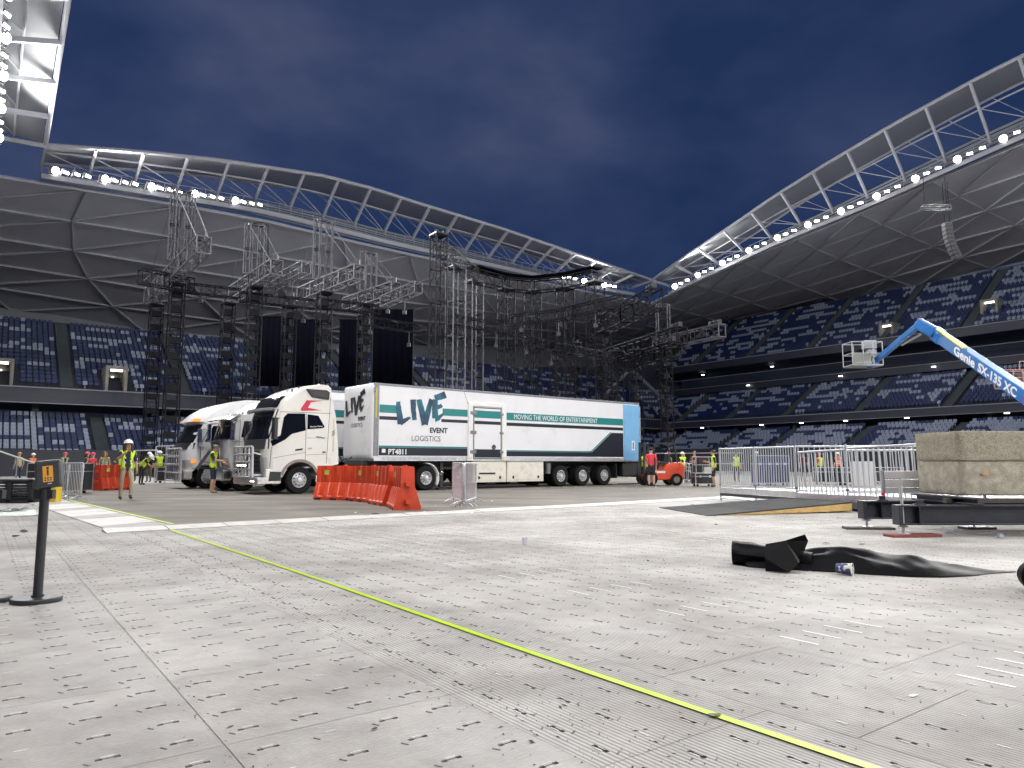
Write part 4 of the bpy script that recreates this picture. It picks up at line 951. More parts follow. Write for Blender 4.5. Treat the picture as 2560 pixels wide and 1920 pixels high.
# --- far left truck: tall rounded sleeper roof
def far_truck():
    t = thing('cabover_truck', 'left white cab over truck with tall rounded aerodynamic roof', 'truck', TO + TU * -.5 + TV * 7.6, TA)
    aw = arch(-3.35, .6, 0, 0, 0)
    prof = [(-4.1, .75), (-4.16, 1.1), (-4.2, 1.75), (-4.1, 1.98), (-3.7, 2.85), (-3.95, 2.92), (-3.9, 3.02), (-3.6, 3.3), (-3.1, 3.62), (-2.5, 3.85), (-1.8, 3.98), (-1.2, 3.98), (-.95, 3.85), (-.9, 2.6), (-.88, 1.1), (-2.2, 1.02)] + [(x, z) for x, z in aw if z > .95] + [(-4.0, .75)]
    W3 = mat('cab_white_clean', (.78, .78, .79), .28, var=.03, vscale=1.2, coat=.4, dirt=(.5, .48, .45), dscale=1.2, damt=.2)
    cab_shell(t, prof, 9, .2, W3, round_=.3)
    front_patch(t, [(-4.1, 2.0), (-3.9, 2.4), (-3.72, 2.82)], .2, .015, GLASS, 'windscreen', .08, 2.42, round_=.3)
    front_patch(t, [(-4.2, 1.72), (-4.11, 1.99)], .2, .02, FRAME, 'wiper_panel', .02, 2.48, round_=.3)
    front_patch(t, [(-4.12, .85), (-4.18, 1.1), (-4.2, 1.6)], .2, .03, mat('grille_grey'), 'grille', .6, 1.9, round_=.3)
    for y in (.05, 2.05): front_patch(t, [(-4.12, .95), (-4.18, 1.25)], .2, .03, LAMP, 'headlight', y, y + .4, round_=.3)
    for y in (.03, 2.2): front_patch(t, [(-3.94, 2.93), (-3.88, 3.05)], .2, .03, AMBER, 'marker_light', y, y + .28, round_=.3)
    flank(t, [(-4.08, 1.1), (-3.88, 1.12), (-3.86, 1.26), (-4.08, 1.26)], AMBER, 'side_marker', -.01, .02)
    flank(t, [(-3.56, 2.05), (-3.22, 2.76), (-2.52, 2.78), (-2.5, 2.02), (-2.62, 1.98)], GLASS, 'side_window', -.008)
    b = MB(); q = [(-3.72, 1.25), (-3.7, 1.95), (-3.3, 2.86), (-2.45, 2.88), (-2.42, 1.12), (-3.5, 1.16)]
    for a, c in zip(q, q[1:] + q[:1]): b.beam((a[0], -.006, a[1]), (c[0], -.006, c[1]), .02, .03)
    b.build('door_seam', GREYM, t)
    flank(t, [(-2.1, 3.15), (-1.95, 3.35), (-1.3, 3.45), (-1.1, 3.2)], GLASS, 'sleeper_window', -.008)
    flank(t, [(-2.62, 1.2), (-2.52, 1.2), (-2.52, 1.32), (-2.62, 1.32)], FRAME, 'door_handle', -.015, .02)
    flank(t, [(-4.05, .88), (-1.0, .93), (-1.0, .96), (-4.05, .91)], GREYM, 'body_trim', -.006, .01)
    b = MB(); b.b2((-4.35, -.02, .4), (-4.0, 2.52, .82)); b.build('bumper', mat('grey_bumper', (.42, .41, .39), .4, var=.08, vscale=2), t, bevel=.08)
    bull_bar(t, -4.5, .1, 2.4, .35, 1.75, ALU, 7, 5)
    b = MB(); b.b2((-4.46, 1.4, .5), (-4.42, 2.1, 1.0)); b.build('number_panel', mat('mauve_panel', (.3, .25, .27), .5), t)
    mirror(t, -3.85, -.26, 2.2, .8, CHROME, .22); mirror(t, -3.85, 2.76, 2.2, .8, CHROME, .22)
    MB().tube((-3.4, .15, 3.35), (-3.45, .12, 4.6), .01).build('aerial', FRAME, t)
    axle(t, -3.35); axle(t, 1.7, dual=True); axle(t, 3.05, dual=True); chassis(t, -3.9, 3.8)
    flank(t, [(-.8, .45), (.9, .45), (.9, 1.0), (-.8, 1.0)], CHROME, 'fuel_tank', .05, .6, bevel=.1)
    return t
far_truck()
# ------------------------------------------------------------------ lattice towers and cantilevers of the half dismantled stage
TRS = mat('truss_dark', (.013, .013, .018), .6, var=.3, vscale=3, spec=.15)
TRL = mat('truss_lit_tone', (.15, .15, .17), .5, metal=.1, var=.2, vscale=3, spec=.3)  # highlights on the floodlit trusses put into a lighter chord colour
TRB = mat('truss_brace', (.06, .06, .07), .5, spec=.3)
CLOTH = mat('black_drape', (.003, .0035, .008), 1., spec=.05)
_tr = {}
def truss_mesh(L, w, h, m, bay=1.1, r=.055, plates=False):
    k = (round(L, 2), w, h, m.name, plates, bay)
    if k in _tr: return _tr[k]
    b = MB(); n = max(1, round(L / bay)); x, y = w / 2, h / 2; rb = r * .42
    for sx, sy in ((-x, -y), (x, -y), (x, y), (-x, y)): b.tube((sx, sy, 0), (sx, sy, L), r, n=6)
    for i in range(n):
        z0, z1 = L * i / n, L * (i + 1) / n
        for (ax, ay, bx, by) in ((-x, -y, x, -y), (x, -y, x, y), (x, y, -x, y), (-x, y, -x, -y)):
            b.tube((ax, ay, z0), (bx, by, z0), rb, n=4, mi=2)
            if i % 2: b.tube((ax, ay, z0), (bx, by, z1), rb, n=4, mi=2)
            else: b.tube((bx, by, z0), (ax, ay, z1), rb, n=4, mi=2)
        if plates: b.box((0, y * .3, (z0 + z1) / 2 - .1), (w * .8, h * .5, (z1 - z0) * .42), mi=1)
    for z in (0, L):
        for (ax, ay, bx, by) in ((-x, -y, x, -y), (x, -y, x, y), (x, y, -x, y), (-x, y, -x, -y)): b.tube((ax, ay, z), (bx, by, z), r * .8, n=4)
    _tr[k] = b.mesh('lattice_section', [m, mat('tower_fitting', (.012, .012, .018), .6, spec=.2), TRB if m is TRL else TRS]); return _tr[k]
def along(p, q):
    d = (q - p); z = d.normalized(); x = z.cross(V((0, 0, 1)))
    x = V((1, 0, 0)) if x.length < 1e-3 else x.normalized()
    y = z.cross(x); mt = M((x, y, z)).transposed().to_4x4(); mt.translation = p; return mt
def run(root, p, q, w, h, m, sec=3., name='lattice_section', plates=False):
    p, q = V(p), V(q); L = (q - p).length; n = max(1, round(L / sec)); d = (q - p) / n
    me = truss_mesh(L / n, w, h, m, plates=plates)
    for i in range(n):
        mt = along(p, q); mt.translation = p + d * i; inst(name, me, root, mt)
def tower(p, z, label, w=.95, m=TRS, plates=False):
    t = thing('truss_tower', label, 'truss tower', V((p[0], p[1], .0)), TH)
    run(t, (0, 0, .25), (0, 0, z), w, w, m, 2.7, plates=plates)
    b = MB(); b.box((0, 0, .06), (1.9, 1.9, .1)); b.box((0, 0, .18), (1.2, 1.2, .14))
    for a in range(4):
        q = V((1.5 * math.cos(a * math.pi / 2 + .785), 1.5 * math.sin(a * math.pi / 2 + .785), 0)); b.beam((0, 0, .2), q + V((0, 0, .15)), .12, .14); b.tube(q + V((0, 0, 0)), q + V((0, 0, .2)), .05)
    b.build('base_frame', BSTEEL, t)
    b = MB(); b.box((0, 0, z + .1), (w + .15, w + .15, .12)); b.tube((-.3, 0, z + .1), (-.3, 0, z + .45), .1); b.tube((.3, 0, z + .1), (.3, 0, z + .45), .1); b.build('head_block', BSTEEL, t)
    return t
def cant(p0, p1, z, label, w=.9, h=1.15, m=TRL, mast=None, mh=5., far=.0, box=True):
    # horizontal cantilever from p0 (back) to p1 (towards the camera) with an optional mast and stay rods
    p0, p1 = V((p0[0], p0[1], z)), V((p1[0], p1[1], z)); t = thing('cantilever_truss', label, 'truss', p0); o = V(p0)
    L_ = (p1 - p0).length; n_ = max(1, round(L_ / 2.8)); me = truss_mesh(L_ / n_, w, h, m, bay=1.35, r=.07)
    for i in range(n_):
        mt = along(p0 - o, p1 - o); mt.translation = (p1 - p0) * (i / n_); inst('lattice_section', me, t, mt)
    d = (p1 - p0).normalized(); x = V((-d.y, d.x, 0))
    if box:
        b = MB()
        for k in range(3): b.box(p1 - o - d * (.3 + .5 * k) + V((0, 0, h / 2 + .25)), (.35, .35, .4))
        b.build('end_motor', mat('motor_dark', (.05, .05, .06), .5), t)
    if mast is not None:
        c = p0.lerp(p1, mast) - o
        for s in (-1, 1):
            a = c + x * (s * .55) + V((0, 0, h / 2)); run(t, a, a + V((0, 0, mh)), .5, .5, m, 2.5, 'mast_section')
            bar('stay_rod', a + V((0, 0, mh)), p1 - o + x * (s * .4) + V((0, 0, h / 2)) - d * .4, .03, TRL, t)
            bar('stay_cable', a + V((0, 0, mh)), p0 - o + x * (s * .4) - d * 1.2 + V((0, 0, -.5)), .016, TRL, t)
        MB().beam(c + x * -.6 + V((0, 0, h / 2 + mh)), c + x * .6 + V((0, 0, h / 2 + mh)), .12, .12).build('mast_head', BSTEEL, t)
    return t
def onY(px, Y): return ((px - 1280) / FPX * Y * 1.0, Y)
# left group: four frames side by side, each two columns with a cantilever over them
def TP(px, py, z): g = G(px, py, z); return (g.x, g.y)
ZJ = 16.0
frames = [((374, 745), (510, 612), 448, .62, 5.6, [(393, 745), (445, 690)], 'leftmost'),
          ((585, 735), (692, 668), 640, .5, 4.2, [(572, 742), (638, 700)], 'second from the left'),
          ((755, 738), (898, 680), 815, .38, 5.2, [(725, 750), (812, 715)], 'third from the left'),
          ((868, 762), (990, 722), 918, .45, 3.6, [(914, 746)], 'fourth from the left')]
for (a, c, mx, mf, mh, cols, nm) in frames:
    p0, p1 = TP(a[0], a[1], ZJ), TP(c[0], c[1], ZJ)
    cant(p0, p1, ZJ, 'bright cantilever truss with mast and stay rods, %s in the stage row' % nm, mast=mf, mh=mh)
    for i, q in enumerate(cols):
        p = TP(q[0], q[1], ZJ); tower(p, ZJ - .7, '%s black lattice tower under the cantilever %s' % ('rear' if i == 0 else 'front', nm), plates=True, w=1.0)
# short trusses and cross trusses over the left group
def xt(label, a, c, z, w=.6, h=.75, m=TRS):
    p0, p1 = V((*TP(a[0], a[1], z), z)), V((*TP(c[0], c[1], z), z)); t = thing('cross_truss', label, 'truss', p0); run(t, V((0, 0, 0)), p1 - p0, w, h, m, 2.4)
    d = p1 - p0; n = max(2, int(d.length / 1.6))
    for k in range(n):
        q = d * ((k + .5) / n)
        if k % 2: continue
        b = MB(); b.tube(q + V((0, 0, -h / 2)), q + V((0, 0, -h / 2 - .5 - .3 * (k % 3))), .05, n=5); b.box(q + V((0, 0, -h / 2 - .55 - .3 * (k % 3))), (.3, .3, .3))
        b.build('hung_fitting', mat('motor_dark', (.05, .05, .06), .5), t)
    return t
xt('cross truss reaching left of the leftmost tower', (350, 690), (480, 715), 15.2, .8, 1.1)
xt('dark cross truss between the leftmost and second towers', (470, 720), (600, 735), 14.8)
xt('dark cross truss between the second and third towers', (600, 742), (790, 762), 14.6)
xt('dark cross truss between the third and fourth towers', (790, 758), (950, 775), 14.6)
xt('dark lower truss running towards the centre towers', (900, 800), (1090, 830), 13.0)
xt('bright short truss stepped out beyond the second mast', (680, 712), (766, 668), 15.6, .7, .9, TRL)
xt('bright short truss stepped out beyond the fourth mast', (960, 755), (1046, 718), 15.0, .7, .9, TRL)
# clutter trusses in the centre and right
rc = [((1130, 800), (1300, 830), 12.6), ((1280, 800), (1420, 785), 12.8), ((1380, 790), (1560, 750), 13.2), ((1300, 850), (1500, 890), 11.2)]
for i, (a, c, z) in enumerate(rc):
    xt('dark truss of the centre tangle, number %s from the left' % ('one', 'two', 'three', 'four', 'five', 'six')[i] if False else ['dark truss just right of the tall centre tower', 'dark truss under the curved truss, at its middle', 'dark truss rising right under the curved truss', 'low dark truss under the curved truss', 'dark truss rising right towards the lit corner', 'dark truss crossing low behind the curved truss'][i], a, c, z)
cant(TP(1480, 830, 13.2), TP(1640, 745, 13.2), 13.2, 'dark cantilever truss pointing right at the lit corner', m=TRS, w=1.1, h=1.5)
cant(TP(1480, 905, 12), TP(1705, 838, 12), 12.0, 'lower cantilever truss right of the curved truss', m=TRS, w=1.0, h=1.5)
cant(TP(1640, 862, 12.6), TP(1805, 826, 12.6), 12.6, 'long thin cantilever truss reaching furthest right', m=TRL, w=.8, h=1.1)
cant(TP(1510, 925, 10.8), TP(1690, 872, 10.8), 10.8, 'lowest cantilever truss in front of the far corner', m=TRS, w=1.0, h=1.3)
MB  # dark towers on the right
for i, (px, Y, z, lab) in enumerate(((1668, 68, 12.6, 'lattice tower furthest right, in front of the side stand'), (1592, 66, 11.5, 'dark lattice tower just right of the blue trailer door'), (1545, 70, 12, 'dark lattice tower directly above the blue trailer door'), (1515, 62, 12.5, 'dark lattice tower second right of the curved truss'), (1440, 72, 13.2, 'dark thin tower behind the right end of the curved truss'), (1390, 76, 12, 'dark thin tower behind the curved truss'))):
    p = onY(px, Y); tower(p, z, lab, plates=True, w=.85)
t = thing('floodlit_mast', 'short lattice mast on top of the right cantilever', 'truss', V((*onY(1663, 68), 12.7))); run(t, (0, 0, 0), (0, 0, 3.6), 1.1, 1.1, TRL)
# curved truss on seven columns
arc = [(1097, 622), (1140, 655), (1186, 690), (1265, 710), (1331, 716), (1412, 708), (1487, 692)]
ZA = 17.4; AP = [V((*TP(x, y, ZA), ZA)) for x, y in arc]
names = ['tall', 'second', 'third', 'fourth', 'middle', 'sixth', 'rightmost']
for i, p in enumerate(AP):
    m = TRL if i in (1, 2) else TRS
    tower((p.x, p.y), ZA - .6 + (1.6 if i == 0 else 0), '%s lattice tower of the seven under the curved truss%s' % (names[i], ', at its left end' if i == 0 else ''), w=1.15 if i else .95, m=m)
ct = thing('curved_truss', 'dark curved truss with black canopy across the seven centre towers', 'truss', AP[0]); 
for p, q in zip(AP, AP[1:]):
    me = truss_mesh((q - p).length, .9, 1.1, TRS); inst('lattice_section', me, ct, M.Translation(-AP[0]) @ along(p, q))
for p, q in list(zip(AP, AP[1:]))[2:]:
    d = (q - p).normalized(); n = V((-d.y, d.x, 0))
    MB().prism([p - AP[0] + n * 1.2 + V((0, 0, .9)), q - AP[0] + n * 1.2 + V((0, 0, .9)), q - AP[0] - n * .6 + V((0, 0, .75)), p - AP[0] - n * .6 + V((0, 0, .75))], (0, 0, .12)).build('canopy', CLOTH, ct)
# cables hanging below
for i in range(5):
    p, q = AP[i + 1], AP[i + 2] if i + 2 < len(AP) else AP[i + 1] + V((2, 0, 0))
    for k in range(3):
        a = p.lerp(q, (k + .6) / 3.3); bar('hanging_cable', a - AP[0] - V((0, 0, .5)), V((a.x, a.y, 1.5)) - AP[0], .012, TRS, ct)
# black drapes / screens left standing between the towers
for i, (x0, x1, y0, y1, Y, lab) in enumerate(((640, 716, 792, 966, 70, 'black drape hanging left of the third tower'), (735, 800, 800, 968, 70, 'narrow black drape hanging between the third and fourth frames'), (850, 905, 800, 966, 71, 'narrow black drape left of the fourth tower'), (932, 1030, 775, 966, 71, 'broad black drape right of the fourth tower'))):
    a, c = AT(x0, y0, Y), AT(x1, y1, Y); t = thing('black_drape', lab, 'drape', V((a.x, Y, c.z)))
    b = MB(); n = 20; w = c.x - a.x; h = a.z - c.z
    vs = [(w * k / n, .04 * math.sin(k * 1.7), z) for z in (0, h) for k in range(n + 1)]
    b.add(vs, [(k, k + 1, n + 2 + k, n + 1 + k) for k in range(n)]); o = b.build('cloth', CLOTH, t, True); sd = o.modifiers.new('t', 'SOLIDIFY'); sd.thickness = .02
    MB().tube((-.2, 0, h + .05), (w + .2, 0, h + .05), .06).build('hanging_bar', TRS, t)
    b = MB(); b.tube((0, .1, -c.z), (0, .1, h), .05); b.tube((w, .1, -c.z), (w, .1, h), .05); b.build('upright', TRS, t)
# hung loudspeaker column and light bar under the right roof
sp = thing('hung_loudspeaker', 'curved grey loudspeaker column hanging under the right roof', 'loudspeaker', AT(2370, 600, 72))
for k in range(9):
    MB().box((.012 * k * k - .1 * 0, 0, 1.6 - .42 * k), (.75, .7, .4), M.Rotation(-.04 * k, 3, 'Y')).build('cabinet', mat('speaker_grey', (.07, .07, .085), .6), sp, bevel=.03)
bar('hanging_cable', (-.2, 0, 1.8), (-.2, 0, 6.2), .03, TRS, sp); bar('hanging_cable', (.3, 0, 1.8), (.3, 0, 6.2), .03, TRS, sp)
lb = thing('hung_truss', 'short lighting truss hung beneath the right roof above the loudspeaker', 'truss', AT(2305, 520, 70)); run(lb, (0, 0, 0), (2.8, 0, 0), .45, .45, TRL)
for k in (0.3, 2.5): bar('hanging_cable', (k, 0, .2), (k, 0, 3.2), .03, TRS, lb)
# ------------------------------------------------------------------ orange water filled barriers
ORANGE = mat('orange_plastic', (.58, .055, .016), .42, rnd=.14, var=.12, vscale=3, dirt=(.3, .07, .04), dscale=5, damt=.5, bump=.1, bscale=12)
STICK = mat('barrier_sticker', (.5, .55, .12), .5, var=.3, vscale=40)
def barrier_meshes(L=1.42):
    b = MB(); half = [(.33, .0), (.33, .1), (.31, .14), (.2, .5), (.175, .53), (.16, 1.0), (.14, 1.04)]
    prof = half + [(-x, z) for x, z in half[::-1]]; n = len(prof); xs = []
    k = 4; x = -L / 2
    for i in range(k):
        w = L / k
        xs += [(x + .005, 0), (x + w * .3, 0), (x + w * .4, .022), (x + w * .9, .022), (x + w - .005, 0)]; x += w
    for (xx, ins) in xs:
        for (yy, zz) in prof:
            s = 1 if yy > 0 else -1
            b.v.append((xx, yy - s * ins * (1.25 if .1 < zz < 1.01 else .0), zz))
    for j in range(len(xs) - 1):
        for i in range(n): b.f.append((j * n + i, (j + 1) * n + i, (j + 1) * n + (i + 1) % n, j * n + (i + 1) % n)); b.m.append(0)
    b.f.append(tuple(range(n))); b.f.append(tuple(range((len(xs) - 1) * n, len(xs) * n))[::-1]); b.m += [0, 0]
    body = b.mesh('body', ORANGE, True, 30)
    l = MB()
    for z in (.2, .62): l.box((L / 2 + .05, 0, z), (.14, .12, .1)); l.box((-L / 2 - .05, 0, z + .16), (.14, .12, .1))
    lug = l.mesh('lug', ORANGE)
    cap = MB().tube((.2, 0, 1.02), (.2, 0, 1.07), .06, n=12).mesh('filler_cap', ORANGE, True)
    foot = MB(); 
    for x in (-.55, .0, .55): foot.box((x, -.332, .03), (.22, .01, .06))
    return body, lug, cap, foot.mesh('fork_slot', FRAME), MB().box((-.35, -.164, .83), (.16, .012, .14)).mesh('sticker', STICK)
BM = barrier_meshes()
def barrier(p, q, label, group='orange water filled barriers'):
    p, q = V((p[0], p[1], 0)), V((q[0], q[1], 0)); c = (p + q) / 2; d = q - p
    t = thing('water_barrier', label, 'barrier', c + V((0, 0, .022)), math.atan2(d.y, d.x), group)
    for nm, me in zip(('body', 'lug', 'filler_cap', 'fork_slot', 'sticker'), BM): inst(nm, me, t)
    return t
barrier((-5.97, 22.55), (-4.7, 22.1), 'orange plastic barrier at the left end of the row by the trailer')
barrier((-4.62, 21.75), (-3.68, 20.6), 'second orange barrier in the row by the trailer')
barrier((-3.72, 20.3), (-3.08, 19.0), 'third orange barrier in the row, turned half away')
barrier((-2.92, 18.75), (-2.5, 17.35), 'orange barrier nearest the camera, seen end on')
barrier((-17.15, 29.3), (-16.4, 31.3), 'lone orange barrier behind the steel barriers on the left', 'orange barriers at the back')
# ------------------------------------------------------------------ steel crowd barriers
def crowd_barrier(p, q, label, h=1.12, n=9, group=None, m=GALV, feet=True):
    p, q = V((p[0], p[1], p[2] if len(p) > 2 else 0)), V((q[0], q[1], q[2] if len(q) > 2 else 0)); d = q - p; L = d.length
    t = thing('crowd_barrier', label, 'barrier', p + V((0, 0, .022)), math.atan2(d.y, d.x), group)
    r = .1; z0, z1 = .16, h
    pts = []
    for cx, cz, a0 in ((L - r, z1 - r, 0), (r, z1 - r, 90), (r, z0 + .02, 180), (L - r, z0 + .02, 270)):
        for k in range(4): a = R(a0 + 30 * k); pts.append((cx + (r if cz > .3 else .03) * math.cos(a), 0, cz + (r if cz > .3 else .03) * math.sin(a)))
    MB().path(pts, .021, 7, closed=True).build('frame', m, t, True)
    for k in range(n):
        x = L * (k + 1) / (n + 1); bar('upright', (x, 0, z0), (x, 0, z1 - .01), .012, m, t)
    if feet:
        for x in (.3, L - .3):
            b = MB(); b.path([(x, -.28, .0), (x, -.26, .05), (x, 0, .16), (x, .26, .05), (x, .28, 0)], .018, 6); b.tube((x, 0, 0.0), (x, 0, .2), .02); b.build('foot', m, t, True)
    return t
a1, a2 = G(1131, 1259), G(1157, 1271); crowd_barrier(a1, a2, 'steel crowd barrier beside the orange barriers, its left panel')
a1, a2 = G(1160, 1271), G(1190, 1259); crowd_barrier(a1, a2, 'steel crowd barrier beside the orange barriers, its right panel')
a1, a2 = G(138, 1246), G(168, 1250); crowd_barrier(a1, a2, 'steel crowd barrier on the left edge of the deck, rear panel', n=7)
a1, a2 = G(164, 1251), G(203, 1256); crowd_barrier(a1, a2, 'steel crowd barrier on the left edge of the deck, front panel', n=9)
for i, (x0, x1, Y, lab) in enumerate(((1668, 1722, 41.5, 'steel barrier behind the forklift, left of the man with crossed arms'), (1724, 1782, 41.0, 'steel barrier in front of the man with crossed arms'))):
    p, q = AT(x0, 1160, Y), AT(x1, 1160, Y - .4); crowd_barrier((p.x, p.y), (q.x, q.y), lab, n=8)
# ------------------------------------------------------------------ queue posts
def queue_post(p, label, sign=True, rz=0.):
    t = thing('queue_post', label, 'queue post', p, rz)
    b = MB(); pr = [(math.cos(a) * .195, math.sin(a) * .195 * (1 if math.sin(a) < 0 else .75)) for a in [2 * math.pi * k / 40 for k in range(40)]]
    b.prism([(x, y, .002) for x, y in pr], (0, 0, .036)); b.build('base', BLACK, t, True, bevel=.008)
    b = MB(); b.lathe([(.048, .03), (.048, .05), (.036, .055), (.036, .86), (.04, .865)], n=24); b.build('post', BLACK, t, True)
    b = MB(); b.lathe([(.042, .84), (.042, .93), (.05, .935), (.05, .945), (.03, .95)], n=24); b.box((.055, 0, .885), (.05, .05, .075)); b.box((-.055, 0, .885), (.05, .05, .075)); b.build('belt_cassette', BLACK, t, True)
    if sign:
        rot = M.Rotation(-.12, 3, 'Y') @ M.Rotation(.35, 3, 'Z')
        s = MB(); s.box((.03, 0, 1.055), (.2, .11, .235), rot); o = s.build('sign_holder', mat('dark_grey_plastic', (.05, .052, .056), .38, var=.15, vscale=6), t, bevel=.02)
        c = V((.03, 0, 1.055))
        MB().box(c + rot @ V((.0, -.057, .0)), (.075, .004, .135), rot).build('orange_label', mat('orange_label', (.75, .36, .05), .5), o)
        pr = MB()
        pr.box(c + rot @ V((.0, -.0595, .05)), (.018, .002, .016), rot); pr.box(c + rot @ V((0, -.0595, .012)), (.012, .002, .05), rot)
        for k in range(3): pr.box(c + rot @ V((-.02 + .02 * k, -.0595, -.035)), (.012, .002, .009), rot); pr.box(c + rot @ V((-.02 + .02 * k, -.0595, -.052)), (.012, .002, .009), rot)
        pr.build('printed_symbols', INK, o)
        MB().box(c + rot @ V((.01, -.0575, -.082)), (.03, .003, .01), rot).build('sticker', mat('lilac_sticker', (.5, .42, .7), .5), o)
        MB().box((.0, 0, .948), (.11, .08, .012)).build('sign_socket', BLACK, t)
    return t
queue_post(G(93, 1503) + V((0, 0, 0)), 'black queue post with orange label sign in the left foreground')
queue_post(G(-34, 1503), 'second black queue post at the left edge, only its base showing', False)
# ------------------------------------------------------------------ walkway, ramp and railings on the right
TREAD = mat('tread_plate', (.55, .55, .57), .4, metal=.6, var=.25, vscale=30, bump=.6, bscale=55)
TIMB = mat('pine_timber', (.55, .36, .13), .6, var=.25, vscale=5, vstretch=(.3, 3, 3), dirt=(.3, .18, .07), dscale=4, damt=.5)
RAMPM = mat('ramp_rubber', (.05, .05, .052), .85, spec=.15, var=.35, vscale=1.6, vstretch=(1, .3, 1), dirt=(.09, .085, .08), dscale=3, damt=.5)
DZ = .38
A0, A1, A2, A3 = V((6.35, 22.0, 0)), V((7.38, 18.75, 0)), V((8.05, 17.35, 0)), V((9.35, 15.2, 0))
B0, B1 = V((9.6, 23.0, 0)), V((13.0, 17.4, 0))
wk = thing('aluminium_walkway', 'raised aluminium walkway deck with tread plate on the right', 'walkway', (0, 0, 0))
def deckpart(pts, z, th, m, name): MB().prism([V((p.x, p.y, z - th)) for p in pts], (0, 0, th)).build(name, m, wk, bevel=.01)
deckpart([A0, A1, V((12.2, 18.6, 0)), B0], DZ, .06, TREAD, 'deck_plate'); deckpart([A1, A2, A3, V((12.6, 15.5, 0)), V((12.2, 18.55, 0))], DZ + .004, .06, TREAD, 'deck_plate')
def edge(p, q, z, h, m, name, w=.06): MB().beam(V((p.x, p.y, z)), V((q.x, q.y, z)), w, h).build(name, m, wk)
edge(A0, A1, .33, .16, ALU, 'edge_beam'); edge(A0, A1, .2, .08, BSTEEL, 'edge_gap'); edge(A2, A3, .3, .16, ALU, 'edge_beam'); edge(A1, A2, .3, .14, ALU, 'edge_beam'); edge(A2, A3, .14, .16, GREYM, 'side_skirt')
MB().tube(A0 + V((0, 0, .1)), A1 + V((0, 0, .1)), .025).build('base_tube', GALV, wk)
def post(p, z0, z1, r=.026):
    o = bar('post', V((p.x, p.y, z0)), V((p.x, p.y, z1)), r, GALV, wk, n=10); MB().lathe([(.045, 0), (.045, .04), (.03, .05)], (p.x, p.y, DZ + .1), 10).build('clamp', GREYM, wk, True)
    MB().box((p.x, p.y, .012), (.14, .14, .02)).build('base_plate', GALV, wk)
for p in (A0, A0.lerp(A1, .5), A1, A2, A3): post(p, .0, 1.6)
def railing(p, q, z0, z1, label, n, lean=0., dz=0.):
    t = thing('safety_railing', label, 'railing', p)
    d = q - p; x = d.normalized()
    bar('top_rail', V((0, 0, z1)), d + V((0, 0, z1 + dz)), .028, GALV, t, n=10); bar('bottom_rail', V((0, 0, z0)), d + V((0, 0, z0 + dz)), .02, GALV, t)
    for k in range(n):
        f = (k + .5) / n; a = d * f + V((0, 0, z0 + dz * f)); bar('baluster', a + x * lean, d * f + V((0, 0, z1 + dz * f)), .0145, GALV, t)
    return t
railing(A0, A0.lerp(A1, .49), .48, 1.57, 'steel railing at the far left end of the walkway', 16)
railing(A0.lerp(A1, .51), A1, .48, 1.57, 'steel railing of the walkway before its near corner post', 16)
railing(A1 + V((.06, -.04, 0)), A2, .3, 1.42, 'lower sloping railing where the ramp meets the walkway', 12, .06, .05)
railing(A2 + V((.03, -.05, 0)), A3, .3, 1.5, 'railing of the walkway in front of the aluminium beam', 18, .05, .08)
railing(V((7.45, 18.9, 0)), V((12.2, 18.75, 0)), .42, 1.58, 'far railing of the walkway seen through the near one', 34)
railing(V((8.3, 17.9, 0)), V((12.4, 16.9, 0)), .42, 1.46, 'inner railing of the walkway, half hidden by the concrete block', 30, .05)
rp = thing('loading_ramp', 'black rubber ramp with pine side beam leading up to the walkway', 'ramp', (0, 0, 0))
q = [V((3.78, 18.62, .012)), V((4.25, 15.8, .012)), V((7.95, 16.95, .24)), V((7.25, 19.0, .24))]
b = MB(); b.add([p for p in q] + [p - V((0, 0, .03)) for p in q], [(3, 2, 1, 0)[::-1], (4, 5, 6, 7)[::-1], (0, 1, 5, 4), (1, 2, 6, 5), (2, 3, 7, 6), (3, 0, 4, 7)]); b.build('ramp_board', RAMPM, rp)
d = (q[2] - q[1]); L = d.length
b = MB(); lo, hi = q[1] - V((0, 0, .02)), q[2] - V((0, 0, .035)); n_ = V((-d.y, d.x, 0)).normalized()
s0 = lo.lerp(hi, .06); pts = [s0 - V((0, 0, .02)), s0, hi, hi - V((0, 0, .17)), V((lo.lerp(hi, .45).x, lo.lerp(hi, .45).y, .005)), V((s0.x, s0.y, .002))]
b.prism(pts, n_ * .07); b.build('side_beam', TIMB, rp, bevel=.006)
for f in (.6, .82):
    c = lo.lerp(hi, f); MB().box((c.x, c.y + .08, c.z / 2 - .06), (.1, .12, max(.03, c.z - .14)), M.Rotation(.3, 3, 'Z')).build('support_block', TIMB, rp)
MB().prism([V((4.4, 16.3, .004)), V((7.9, 17.2, .004)), V((7.8, 17.3, .004)), V((7.8, 17.3, .16))], (-.3, 1.2, 0)).build('under_frame', BSTEEL, rp)
MB().box((8.35, 16.6, .025), (.75, .25, .05), M.Rotation(.1, 3, 'Z')).build('sole_board', TIMB, rp)
